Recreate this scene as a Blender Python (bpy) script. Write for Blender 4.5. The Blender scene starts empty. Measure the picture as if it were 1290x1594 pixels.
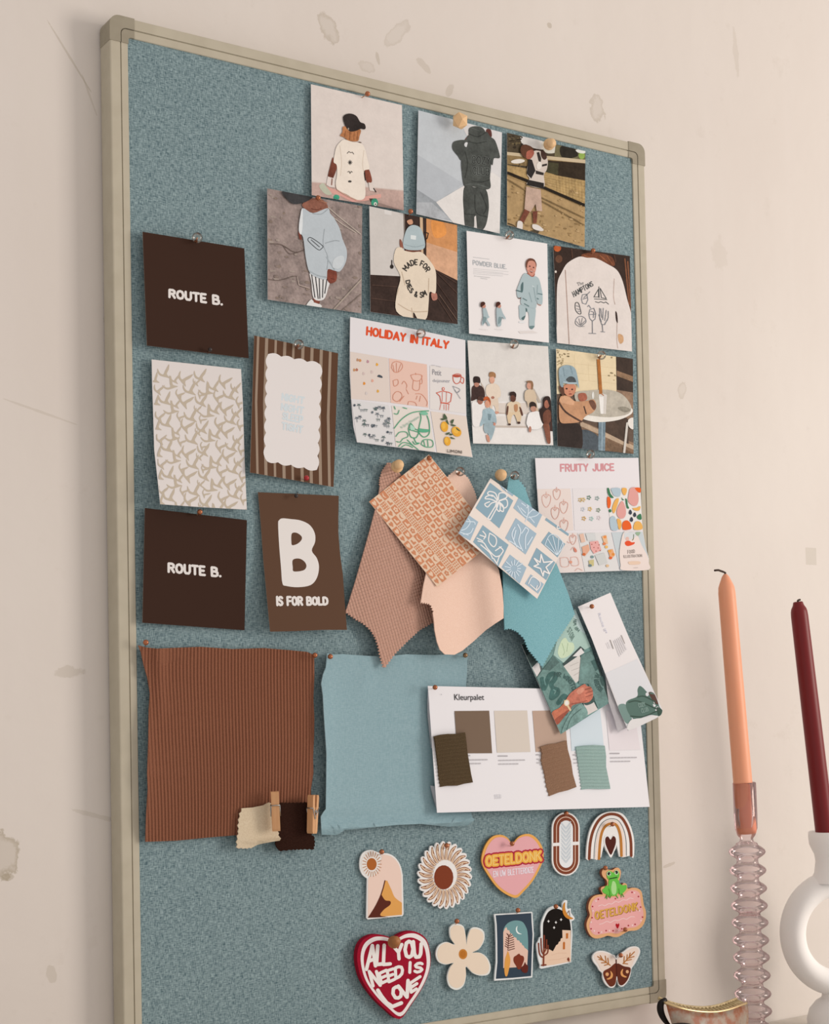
import bpy, bmesh, math, random
import numpy as np
from mathutils import Vector, Matrix
from mathutils.geometry import delaunay_2d_cdt
random.seed(7)
C = bpy.context.scene.collection
SC = bpy.context.scene
PI = math.pi

# ------------------------------------------------------------------ camera
F, CX, CY, CZ = 2370.626, -0.79526, -1.18716, -0.13401
YAW, PITCH, ROLL, SY = -0.587209, 0.0329356, 0.0204659, 217.224
Rz = Matrix.Rotation(YAW, 3, 'Z'); Rx = Matrix.Rotation(PITCH, 3, 'X'); Ry = Matrix.Rotation(ROLL, 3, 'Y')
RC = Rz @ Rx @ Ry
CAM = Vector((CX, CY, CZ))
cd = bpy.data.cameras.new('camera'); cam = bpy.data.objects.new('camera', cd); C.objects.link(cam)
r_, f_, u_ = RC @ Vector((1, 0, 0)), RC @ Vector((0, 1, 0)), RC @ Vector((0, 0, 1))
cam.matrix_world = Matrix(((r_.x, u_.x, -f_.x, CX), (r_.y, u_.y, -f_.y, CY), (r_.z, u_.z, -f_.z, CZ), (0, 0, 0, 1)))
cd.sensor_fit = 'VERTICAL'; cd.sensor_height = 36; cd.lens = F * 36 / 1594; cd.shift_y = SY / 1594
cd.clip_start = 0.05
SC.camera = cam

# ------------------------------------------------------------------ light
w = bpy.data.worlds.new('room_light'); SC.world = w; w.use_nodes = True
bg = w.node_tree.nodes['Background']; bg.inputs[0].default_value = (1.0, .89, .815, 1); bg.inputs[1].default_value = 0.70
def area(name, loc, target, sx, sy, power, col):
    l = bpy.data.lights.new(name, 'AREA'); l.shape = 'RECTANGLE'; l.size = sx; l.size_y = sy; l.energy = power; l.color = col
    o = bpy.data.objects.new(name, l); C.objects.link(o); o.location = loc
    o.rotation_euler = (Vector(target) - Vector(loc)).to_track_quat('-Z', 'Y').to_euler()
    return o
area('window_light', (1.95, -1.75, 0.12), (0.3, 0, -0.15), 0.9, 1.2, 37, (1, .885, .79))
SC.view_settings.view_transform = 'Standard'; SC.view_settings.look = 'None'
SC.view_settings.exposure = 0.0; SC.view_settings.gamma = 1.0; SC.view_settings.use_curve_mapping = False

# ------------------------------------------------------------------ helpers
def cast(px, py, d=0.0):
    """the point of the plane d metres in front of the board that lies at this place of the board"""
    v = RC @ Vector(((px - 645) / F, 1, -(py - 797 - SY) / F))
    return CAM + v * ((-d - CY) / v.y)
def pxr(P, wpx):
    return wpx * (P - CAM).dot(f_) / F
def lin(c): return c / 12.92 if c <= .04045 else ((c + .055) / 1.055) ** 2.4
EX = (1.0, .885, .80)          # colour of the room light, so that ink colours can be given as seen
def rgb(h, e=True):
    h = h.lstrip('#'); v = [lin(int(h[i:i + 2], 16) / 255) for i in (0, 2, 4)]
    if e: v = [min(.88, x / k) for x, k in zip(v, EX)]
    return (*v, 1)
MATS = {}
def M(col, rough=.6, spec=.05, metal=0.0):
    k = (col, rough, spec, metal)
    if k not in MATS:
        m = bpy.data.materials.new('ink_' + col.lstrip('#')); m.use_nodes = True
        b = m.node_tree.nodes['Principled BSDF']
        b.inputs['Base Color'].default_value = rgb(col); b.inputs['Roughness'].default_value = rough
        b.inputs['Specular IOR Level'].default_value = spec; b.inputs['Metallic'].default_value = metal
        MATS[k] = m
    return MATS[k]
def PM(col):
    """photographic print: the ink's tone wanders a little"""
    k = ('photo', col)
    if k not in MATS:
        m = bpy.data.materials.new('photo_ink_' + col.lstrip('#')); m.use_nodes = True; nt = m.node_tree; b = nt.nodes['Principled BSDF']
        v = coords(nt); n = math_(nt, 'ADD', math_(nt, 'MULTIPLY', noise(nt, v, 75, 3, .6), .65), math_(nt, 'MULTIPLY', noise(nt, v, 420, 2), .35))
        c = rgb(col); lum = .3 * c[0] + .6 * c[1] + .1 * c[2]; k1 = .24 if lum < .30 else (.12 if lum < .45 else .035)
        lo = tuple(x * (1 - k1 * 1.3) for x in c[:3]) + (1,); hi = tuple(min(.88, x * (1 + k1)) for x in c[:3]) + (1,)
        nt.links.new(mixc(nt, ramp(nt, n, .36, .64), lo, hi), b.inputs['Base Color']); b.inputs['Roughness'].default_value = .45; b.inputs['Specular IOR Level'].default_value = .07
        MATS[k] = m
    return MATS[k]
def nodes(name):
    m = bpy.data.materials.new(name); m.use_nodes = True; nt = m.node_tree
    return m, nt, nt.nodes['Principled BSDF']
def N(nt, t, **kw):
    n = nt.nodes.new(t)
    for k, v in kw.items():
        if k in n.inputs: n.inputs[k].default_value = v
        else: setattr(n, k, v)
    return n
def mixc(nt, fac, a, b, mode='MIX'):
    n = nt.nodes.new('ShaderNodeMix'); n.data_type = 'RGBA'; n.blend_type = mode
    for i, v in ((0, fac), (6, a), (7, b)):
        if hasattr(v, 'is_output'): nt.links.new(v, n.inputs[i])
        else: n.inputs[i].default_value = v
    return n.outputs[2]
def math_(nt, op, a, b=0.0, c=None):
    n = nt.nodes.new('ShaderNodeMath'); n.operation = op
    for i, v in enumerate((a, b) if c is None else (a, b, c)):
        if hasattr(v, 'is_output'): nt.links.new(v, n.inputs[i])
        else: n.inputs[i].default_value = v
    return n.outputs[0]
def coords(nt, scale=(1, 1, 1), rot=(0, 0, 0)):
    t = nt.nodes.new('ShaderNodeTexCoord'); mp = nt.nodes.new('ShaderNodeMapping')
    mp.inputs['Scale'].default_value = scale; mp.inputs['Rotation'].default_value = rot
    nt.links.new(t.outputs['Object'], mp.inputs['Vector']); return mp.outputs[0]
def noise(nt, vec, scale, detail=2, rough=.5):
    n = N(nt, 'ShaderNodeTexNoise', Scale=scale, Detail=detail, Roughness=rough); nt.links.new(vec, n.inputs['Vector']); return n.outputs[0]
def bump(nt, b, h, dist, strength=1.0):
    n = nt.nodes.new('ShaderNodeBump'); n.inputs['Strength'].default_value = strength; n.inputs['Distance'].default_value = dist
    nt.links.new(h, n.inputs['Height']); nt.links.new(n.outputs[0], b.inputs['Normal'])
def ramp(nt, fac, lo, hi):
    n = nt.nodes.new('ShaderNodeMapRange'); n.clamp = True
    nt.links.new(fac, n.inputs[0]); n.inputs[1].default_value = lo; n.inputs[2].default_value = hi
    return n.outputs[0]

def weave_mat(name, dark, light, sx, amp=.0004, rough=.9, blotch=.12):
    """woven cloth: threads running both ways"""
    m, nt, b = nodes(name)
    a = noise(nt, coords(nt, (sx * .16, sx * .5, sx)), 1, 2)
    c = noise(nt, coords(nt, (sx, sx * .5, sx * .16)), 1, 2)
    s = math_(nt, 'ADD', a, c)
    f = ramp(nt, s, .72, 1.28)
    bl = noise(nt, coords(nt), 9, 3)
    f2 = math_(nt, 'ADD', f, math_(nt, 'MULTIPLY', math_(nt, 'SUBTRACT', bl, .5), blotch))
    nt.links.new(mixc(nt, f2, rgb(dark), rgb(light)), b.inputs['Base Color'])
    b.inputs['Roughness'].default_value = rough; b.inputs['Specular IOR Level'].default_value = .05
    bump(nt, b, s, amp)
    return m
def grain_mat(name, a, c, scale=(60, 60, 700), rough=.55, nsc=1):
    m, nt, b = nodes(name)
    n = noise(nt, coords(nt, scale), nsc, 3)
    nt.links.new(mixc(nt, ramp(nt, n, .3, .7), rgb(a), rgb(c)), b.inputs['Base Color']); b.inputs['Roughness'].default_value = rough
    b.inputs['Specular IOR Level'].default_value = .3
    return m
def speck_mat(name, a, c, scale=900, rough=.9, amp=.0002):
    m, nt, b = nodes(name)
    n = noise(nt, coords(nt), scale, 2)
    nt.links.new(mixc(nt, ramp(nt, n, .35, .65), rgb(a), rgb(c)), b.inputs['Base Color']); b.inputs['Roughness'].default_value = rough
    b.inputs['Specular IOR Level'].default_value = .05
    bump(nt, b, n, amp); return m

def tag(o, label=None, cat=None, group=None, kind=None):
    for k, v in (('label', label), ('category', cat), ('group', group), ('kind', kind)):
        if v: o[k] = v
    return o
def link(name, me, mats, parent=None, loc=None):
    o = bpy.data.objects.new(name, me); C.objects.link(o)
    for m in (mats if isinstance(mats, (list, tuple)) else [mats]): me.materials.append(m)
    if parent: o.parent = parent
    if loc is not None: o.location = loc
    return o
def empty(name, loc):
    o = bpy.data.objects.new(name, None); C.objects.link(o); o.location = loc; o.empty_display_size = .01; return o
def mesh_of(name, bm, mats, parent=None, origin=None, smooth=False, loc=None):
    """world-space bmesh -> object; vertices stored relative to origin"""
    if origin is not None: bmesh.ops.translate(bm, verts=bm.verts, vec=-Vector(origin))
    me = bpy.data.meshes.new(name); bm.to_mesh(me); bm.free()
    if smooth:
        for p in me.polygons: p.use_smooth = True
    return link(name, me, mats, parent, loc)
def add_box(bm, a, b, bev=0.0):
    a, b = Vector(a), Vector(b)
    r = bmesh.ops.create_cube(bm, size=1, matrix=Matrix.Translation((a + b) / 2) @ Matrix.Diagonal((*(b - a), 1)))
    if bev:
        es = list({e for v in r['verts'] for e in v.link_edges})
        bmesh.ops.bevel(bm, geom=es, offset=bev, segments=2, affect='EDGES', profile=.5)
def frame_of(axis):
    z = axis.normalized(); x = z.orthogonal().normalized(); y = z.cross(x)
    return Matrix((x, y, z)).transposed()
def add_lathe(bm, prof, p0, axis, seg=32, mi=0):
    """prof: list of (radius, distance along axis from p0)"""
    R = frame_of(axis); rings = []
    for r, h in prof:
        rings.append([bm.verts.new(p0 + R @ Vector((max(r, 1e-6) * math.cos(2 * PI * i / seg), max(r, 1e-6) * math.sin(2 * PI * i / seg), h))) for i in range(seg)])
    for a, b in zip(rings, rings[1:]):
        for i in range(seg):
            f = bm.faces.new((a[i], a[(i + 1) % seg], b[(i + 1) % seg], b[i])); f.material_index = mi
def add_tube(bm, pts, r, seg=8, cap=True):
    pts = [Vector(p) for p in pts]; rings = []
    for i, p in enumerate(pts):
        t = (pts[min(i + 1, len(pts) - 1)] - pts[max(i - 1, 0)]); R = frame_of(t) if i == 0 else None
        if i == 0: x = R @ Vector((1, 0, 0))
        t.normalize(); x = (x - t * x.dot(t)).normalized(); y = t.cross(x)
        rr = r[i] if isinstance(r, (list, tuple)) else r
        rings.append([bm.verts.new(p + (x * math.cos(2 * PI * k / seg) + y * math.sin(2 * PI * k / seg)) * rr) for k in range(seg)])
    for a, b in zip(rings, rings[1:]):
        for k in range(seg): bm.faces.new((a[k], a[(k + 1) % seg], b[(k + 1) % seg], b[k]))
    if cap: bm.faces.new(rings[0][::-1]); bm.faces.new(rings[-1])
def add_ball(bm, p, r, sub=3, sc=(1, 1, 1)):
    bmesh.ops.create_icosphere(bm, subdivisions=sub, radius=r, matrix=Matrix.Translation(p) @ Matrix.Diagonal((*sc, 1)))

# ------------------------------------------------------------------ flat outlines
def crom(pts, closed=True, k=5):
    n = len(pts); out = []
    rng = range(n) if closed else range(n - 1)
    for i in rng:
        p0, p1, p2, p3 = [pts[(i + j) % n] if closed else pts[min(max(i + j, 0), n - 1)] for j in (-1, 0, 1, 2)]
        for q in range(k):
            t = q / k
            out.append(tuple(.5 * ((2 * b) + (-a + c) * t + (2 * a - 5 * b + 4 * c - d) * t * t + (-a + 3 * b - 3 * c + d) * t ** 3) for a, b, c, d in zip(p0, p1, p2, p3)))
    if not closed: out.append(tuple(pts[-1]))
    return out
def ellp(cx, cy, rx, ry, rot=0, n=18, a0=0, a1=360):
    c, s = math.cos(math.radians(rot)), math.sin(math.radians(rot)); o = []
    full = a1 - a0 >= 360
    for i in range(n if full else n + 1):
        a = math.radians(a0 + (a1 - a0) * i / n); x, y = rx * math.cos(a), ry * math.sin(a)
        o.append((cx + c * x - s * y, cy + s * x + c * y))
    return o
def zigzag(a, b, amp, n):
    """pinked edge from a to b (b left out)"""
    o = []; dx, dy = b[0] - a[0], b[1] - a[1]; l = math.hypot(dx, dy) or 1; nx, ny = -dy / l, dx / l
    for i in range(2 * n):
        t = i / (2 * n); s = amp * (1 if i % 2 else 0)
        o.append((a[0] + dx * t + nx * s, a[1] + dy * t + ny * s))
    return o
def zigline(pts, amp, step):
    o = []
    for a, b in zip(pts, pts[1:]):
        o += zigzag(a, b, amp, max(1, round(math.hypot(b[0] - a[0], b[1] - a[1]) / step)))
    return o + [pts[-1]]
def clip_poly(sub, quad):
    ar = sum(quad[i][0] * quad[(i + 1) % len(quad)][1] - quad[(i + 1) % len(quad)][0] * quad[i][1] for i in range(len(quad)))
    sg = 1 if ar > 0 else -1
    for i in range(len(quad)):
        a, b = quad[i], quad[(i + 1) % len(quad)]
        side = lambda p: sg * ((b[0] - a[0]) * (p[1] - a[1]) - (b[1] - a[1]) * (p[0] - a[0]))
        out = []
        for j in range(len(sub)):
            p, q = sub[j], sub[(j + 1) % len(sub)]; sp, sq = side(p), side(q)
            if sp >= 0: out.append(p)
            if (sp >= 0) != (sq >= 0):
                t = sp / (sp - sq); out.append((p[0] + (q[0] - p[0]) * t, p[1] + (q[1] - p[1]) * t))
        sub = out
        if len(sub) < 3: return []
    return sub
def triangles(pts):
    """flat outline -> points and triangles, also for hollow or crossing outlines"""
    n = len(pts); cr = [(pts[i - 1][0] - pts[i - 2][0]) * (pts[i][1] - pts[i - 1][1]) - (pts[i - 1][1] - pts[i - 2][1]) * (pts[i][0] - pts[i - 1][0]) for i in range(n)]
    if n <= 24 and (min(cr) >= -1e-9 or max(cr) <= 1e-9): return pts, [(0, i, i + 1) for i in range(1, n - 1)]
    r = delaunay_2d_cdt([Vector(p) for p in pts], [], [list(range(n))], 1, 1e-4)
    return [tuple(p) for p in r[0]], r[2]
def homog(quad):
    A, B = [], []
    for (x, y), (s, t) in zip(quad, ((0, 0), (1, 0), (1, 1), (0, 1))):
        A.append([x, y, 1, 0, 0, 0, -s * x, -s * y]); B.append(s)
        A.append([0, 0, 0, x, y, 1, -t * x, -t * y]); B.append(t)
    h = np.linalg.solve(np.array(A, float), np.array(B, float)); H = np.append(h, 1).reshape(3, 3)
    return H, np.linalg.inv(H)
def happ(H, x, y):
    v = H @ np.array((x, y, 1.0)); return float(v[0] / v[2]), float(v[1] / v[2])

SO = [(.62, .82), (.45, .98), (.25, 1), (.06, .8), (0, .5), (.06, .2), (.25, 0), (.45, .02), (.62, .18)]
OO = [(.35, 1), (.12, .9), (0, .5), (.12, .1), (.35, 0), (.58, .1), (.7, .5), (.58, .9), (.35, 1)]
GL = {
 'A': [[(0, 0), (.35, 1), (.7, 0)], [(.14, .34), (.56, .34)]],
 'B': [[(0, 0), (0, 1), (.35, 1), (.54, .9), (.54, .65), (.38, .54), (0, .53)], [(.38, .54), (.62, .42), (.62, .12), (.42, 0), (0, 0)]],
 'C': [SO], 'D': [[(0, 0), (0, 1), (.3, 1), (.56, .84), (.64, .5), (.56, .16), (.3, 0), (0, 0)]],
 'E': [[(.5, 1), (0, 1), (0, 0), (.52, 0)], [(0, .5), (.42, .5)]], 'F': [[(.5, 1), (0, 1), (0, 0)], [(0, .5), (.42, .5)]],
 'G': [SO[:-1] + [(.62, .2), (.62, .45), (.38, .45)]], 'H': [[(0, 0), (0, 1)], [(.58, 0), (.58, 1)], [(0, .5), (.58, .5)]],
 'I': [[(0, 0), (0, 1)]], 'J': [[(.42, 1), (.42, .2), (.3, 0), (.1, .02), (0, .22)]],
 'K': [[(0, 0), (0, 1)], [(.55, 1), (0, .45)], [(.18, .62), (.58, 0)]], 'L': [[(0, 1), (0, 0), (.48, 0)]],
 'M': [[(0, 0), (.06, 1), (.38, .35), (.7, 1), (.76, 0)]], 'N': [[(0, 0), (0, 1), (.58, 0), (.58, 1)]],
 'O': [OO], 'P': [[(0, 0), (0, 1), (.38, 1), (.56, .86), (.56, .6), (.38, .45), (0, .45)]],
 'R': [[(0, 0), (0, 1), (.38, 1), (.56, .86), (.56, .63), (.38, .5), (0, .5)], [(.28, .5), (.58, 0)]],
 'S': [[(.54, .85), (.4, .98), (.18, .98), (.03, .8), (.1, .6), (.44, .42), (.56, .22), (.42, .03), (.18, 0), (0, .15)]],
 'T': [[(0, 1), (.62, 1)], [(.31, 1), (.31, 0)]], 'U': [[(0, 1), (0, .25), (.13, .02), (.45, .02), (.58, .25), (.58, 1)]],
 'V': [[(0, 1), (.32, 0), (.64, 1)]], 'W': [[(0, 1), (.2, 0), (.42, .7), (.64, 0), (.84, 1)]],
 'Y': [[(0, 1), (.3, .5), (.6, 1)], [(.3, .5), (.3, 0)]], 'Z': [[(0, 1), (.58, 1), (0, 0), (.58, 0)]],
 '.': [[(.04, .03), (.06, .03)]], '&': [[(.6, 0), (.12, .72), (.14, .93), (.3, 1), (.42, .9), (.4, .7), (.05, .35), (.04, .12), (.25, 0), (.45, .1), (.6, .4)]],
 ' ': []}
GW = {c: (max([p[0] for s in g for p in s]) if g else .3) for c, g in GL.items()}
_FONT = None
def glyphs(txt, bold=0.0):
    """flat triangles of a line of ordinary type, scaled to the unit square"""
    cu = bpy.data.curves.new('type', 'FONT'); cu.body = txt; cu.offset = bold; cu.resolution_u = 3; cu.fill_mode = 'FRONT'
    o = bpy.data.objects.new('type', cu); C.objects.link(o)
    dg = bpy.context.evaluated_depsgraph_get(); me = o.evaluated_get(dg).to_mesh()
    me.calc_loop_triangles(); v = [x.co.copy() for x in me.vertices]
    xs = [p.x for p in v]; ys = [p.y for p in v]; x0, x1, y0, y1 = min(xs), max(xs), min(ys), max(ys)
    T = [[((v[i].x - x0) / (x1 - x0), (v[i].y - y0) / (y1 - y0)) for i in t.vertices] for t in me.loop_triangles]
    o.evaluated_get(dg).to_mesh_clear(); bpy.data.objects.remove(o); bpy.data.curves.remove(cu)
    return T

class Sheet:
    """a thin thing pinned to the board: outline, lift off the board, thickness"""
    def __init__(s, name, fr, quad, mat, label, cat, group=None, outline=None, d=.0012, curl=None, n=(1, 1), thick=.0004, smooth=True, side=None, clip=True):
        fx, fy, fs = fr; s.fr = fr; s.photo = name == 'photo_print'
        s.q = [(fx + x / fs, fy + y / fs) for x, y in quad]
        s.out = [(fx + x / fs, fy + y / fs) for x, y in outline] if outline else s.q
        s.H, s.Hi = homog(s.q); s.top = 0.0; s.d0, s.curl, s.n = d, curl, n
        s.clip = s.q if (clip and not outline) else None
        s.o = cast(*[sum(p[i] for p in s.q) / 4 for i in (0, 1)], d)
        mats = [mat if not isinstance(mat, str) else M(mat)]
        if side: mats.append(side if not isinstance(side, str) else M(side))
        bm = s.flat([(s.out, 0, 0)])
        front = list(bm.faces); back = {}
        if thick:
            # side walls and back face
            bd = [e for e in bm.edges if len(e.link_faces) == 1]
            cop = {v: bm.verts.new(v.co + Vector((0, thick, 0))) for v in list(bm.verts)}
            fcop = {}
            sm = 1 if side else 0
            for f in front:
                nf = bm.faces.new([cop[v] for v in reversed(f.verts)]); nf.material_index = sm
            for e in bd:
                a, b = e.verts; f = e.link_faces[0]
                vs = list(f.verts); i = vs.index(a)
                if vs[(i + 1) % len(vs)] is not b: a, b = b, a
                nf = bm.faces.new((b, a, cop[a], cop[b])); nf.material_index = sm; nf.smooth = False
            for e in bm.edges:
                if len(e.link_faces) == 2 and e.calc_face_angle(0) > 1.0: e.smooth = False
        if smooth and curl:
            for f in front: f.smooth = True
        s.ob = mesh_of(name, bm, mats, origin=s.o, loc=s.o)
        tag(s.ob, label, cat, group)
    def depth(s, px, py):
        d = s.d0
        if s.curl:
            a, b = happ(s.H, px, py); d += s.curl(min(1, max(0, a)), min(1, max(0, b)))
        return d
    def flat(s, items):
        """items: (px outline, material, extra lift) -> bmesh in world space, cut finely where the sheet bends"""
        bm = bmesh.new(); lay = bm.faces.layers.float.new('lift')
        for pts, mi, ex in items:
            tv, tf = triangles(pts)
            V = [bm.verts.new((x, y, ex)) for x, y in tv]
            for t in tf: bm.faces.new([V[i] for i in t]).material_index = mi
        if s.n != (1, 1):
            for ax in (0, 1):
                k = s.n[ax]
                for i in range(1, k):
                    a = happ(s.Hi, i / k, -.2) if ax == 0 else happ(s.Hi, -.2, i / k)
                    b = happ(s.Hi, i / k, 1.2) if ax == 0 else happ(s.Hi, 1.2, i / k)
                    nrm = Vector((-(b[1] - a[1]), b[0] - a[0], 0))
                    bmesh.ops.bisect_plane(bm, geom=bm.verts[:] + bm.edges[:] + bm.faces[:], plane_co=(a[0], a[1], 0), plane_no=nrm, dist=1e-5)
        for v in bm.verts:
            x, y, ex = v.co
            v.co = cast(x, y, s.depth(x, y) + ex)
        bm.normal_update()
        fl = [f for f in bm.faces if f.normal.y > 0]
        bmesh.ops.reverse_faces(bm, faces=fl)
        return bm

class Art:
    """printed, painted or stitched shapes on a sheet; coordinates in the sheet's own drawing frame"""
    def __init__(s, sheet, name, fr=None, label=None, base=1.2e-4, step=None, rough=.6):
        s.s, s.name, s.fr, s.label = sheet, name, fr or sheet.fr, label
        s.items, s.mats, s.rough = [], [], rough; s.step = step or 3.2e-5; s.L = max(base, sheet.top + 4e-5)
    def mi(s, col):
        m = (PM(col) if s.s.photo else M(col, s.rough)) if isinstance(col, str) else col
        if m not in s.mats: s.mats.append(m)
        return s.mats.index(m)
    def up(s): s.L += s.step
    def _add(s, pts, col):
        fx, fy, fs = s.fr; p = [(fx + x / fs, fy + y / fs) for x, y in pts]
        if s.s.clip: p = clip_poly(p, s.s.clip)
        if len(p) >= 3: s.items.append((p, s.mi(col), s.L + (len(s.items) % 25) * 1.2e-6)); s.s.top = max(s.s.top, s.L)
    def poly(s, pts, col): s._add(pts, col); s.up(); return s
    def blob(s, pts, col, k=4): return s.poly(crom(pts, True, k), col)
    def ell(s, cx, cy, rx, ry, col, rot=0, n=18): return s.poly(ellp(cx, cy, rx, ry, rot, n), col)
    def _line(s, pts, w, col):
        h = w / 2
        for (x0, y0), (x1, y1) in zip(pts, pts[1:]):
            l = math.hypot(x1 - x0, y1 - y0)
            if l < 1e-6: continue
            nx, ny = -(y1 - y0) / l * h, (x1 - x0) / l * h
            s._add([(x0 + nx, y0 + ny), (x1 + nx, y1 + ny), (x1 - nx, y1 - ny), (x0 - nx, y0 - ny)], col)
        for x, y in pts: s._add(ellp(x, y, h, h, 0, 8), col)
    def line(s, pts, w, col, smooth=False, closed=False):
        if smooth: pts = crom(pts, closed, 4)
        if closed: pts = list(pts) + [pts[0]]
        s._line(pts, w, col); s.up(); return s
    def lines(s, many, w, col, smooth=False):
        for p in many: s._line(crom(p, False, 4) if smooth else p, w, col)
        s.up(); return s
    def dots(s, pts, r, col, ry=None):
        for x, y in pts: s._add(ellp(x, y, r, ry or r, 0, 8), col)
        s.up(); return s
    def text(s, txt, quad, w, col, gap=.26, curve=True):
        tl, tr, br, bl = quad; W = max(.12, sum(GW[c] for c in txt) + gap * (len(txt) - 1)); x = 0
        for c in txt:
            for st in GL[c]:
                P = []
                for gx, gy in st:
                    a, b = (x + gx) / W, 1 - gy
                    P.append(tuple((tl[i] * (1 - a) + tr[i] * a) * (1 - b) + (bl[i] * (1 - a) + br[i] * a) * b for i in (0, 1)))
                s._line(P, w, col)
            x += GW[c] + gap
        s.up(); return s
    def arc(s, txt, cx, cy, r, a0, a1, h, w, col, inner=False, sx=1.0):
        """letters along an arc; angles in degrees, measured clockwise from 12 o'clock"""
        W = sum(GW[c] for c in txt) + .26 * (len(txt) - 1); x = 0
        for c in txt:
            for st in GL[c]:
                P = []
                for gx, gy in st:
                    a = math.radians(a0 + (a1 - a0) * (x + gx) / W); rr = r + (gy * h if not inner else -gy * h)
                    P.append((cx + sx * rr * math.sin(a), cy - rr * math.cos(a)))
                s._line(P, w, col)
            x += GW[c] + .26
        s.up(); return s
    def type(s, txt, quad, col, bold=0.0):
        tl, tr, br, bl = quad
        for t in glyphs(txt, bold):
            s._add([tuple((tl[i] * (1 - a) + tr[i] * a) * b + (bl[i] * (1 - a) + br[i] * a) * (1 - b) for i in (0, 1)) for a, b in t], col)
        s.up(); return s
    def done(s):
        if not s.items: return None
        bm = s.s.flat(s.items)
        o = mesh_of(s.name, bm, s.mats, parent=s.s.ob, origin=s.s.o)
        if s.s.curl:
            for p in o.data.polygons: p.use_smooth = True
        if s.label: o['label'] = s.label
        return o
def box4(x0, y0, x1, y1): return [(x0, y0), (x1, y0), (x1, y1), (x0, y1)]
def slant(x0, y0, x1, y1, h): return [(x0, y0), (x1, y1), (x1, y1 + h), (x0, y0 + h)]
# drawing frames: (x, y, scale)
F1, F2, F3, F4 = (470, 120, 5.6087), (640, 160, 4.448), (400, 280, 3.909), (715, 350, 4.526)
F5, F6, F7, F8 = (530, 480, 5.864), (720, 520, 4.607), (200, 350, 3.541), (820, 700, 6.143)
G1, G2, G3, G4 = (520, 700, 3.308), (200, 760, 3.583), (200, 980, 4.031), (480, 1000, 4.607)
G5, G6, G7, G8 = (650, 1050, 3.486), (800, 910, 5.375), (540, 1250, 4.633), (740, 1250, 4.607)
H1, H2, H3, H4 = (795, 395, 12.257), (725, 570, 9.214), (870, 420, 12.9), (575, 705, 6.973)
H5, H6, H7 = (905, 1340, 7.59), (355, 1220, 8.6), (760, 1400, 9.214)
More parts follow.
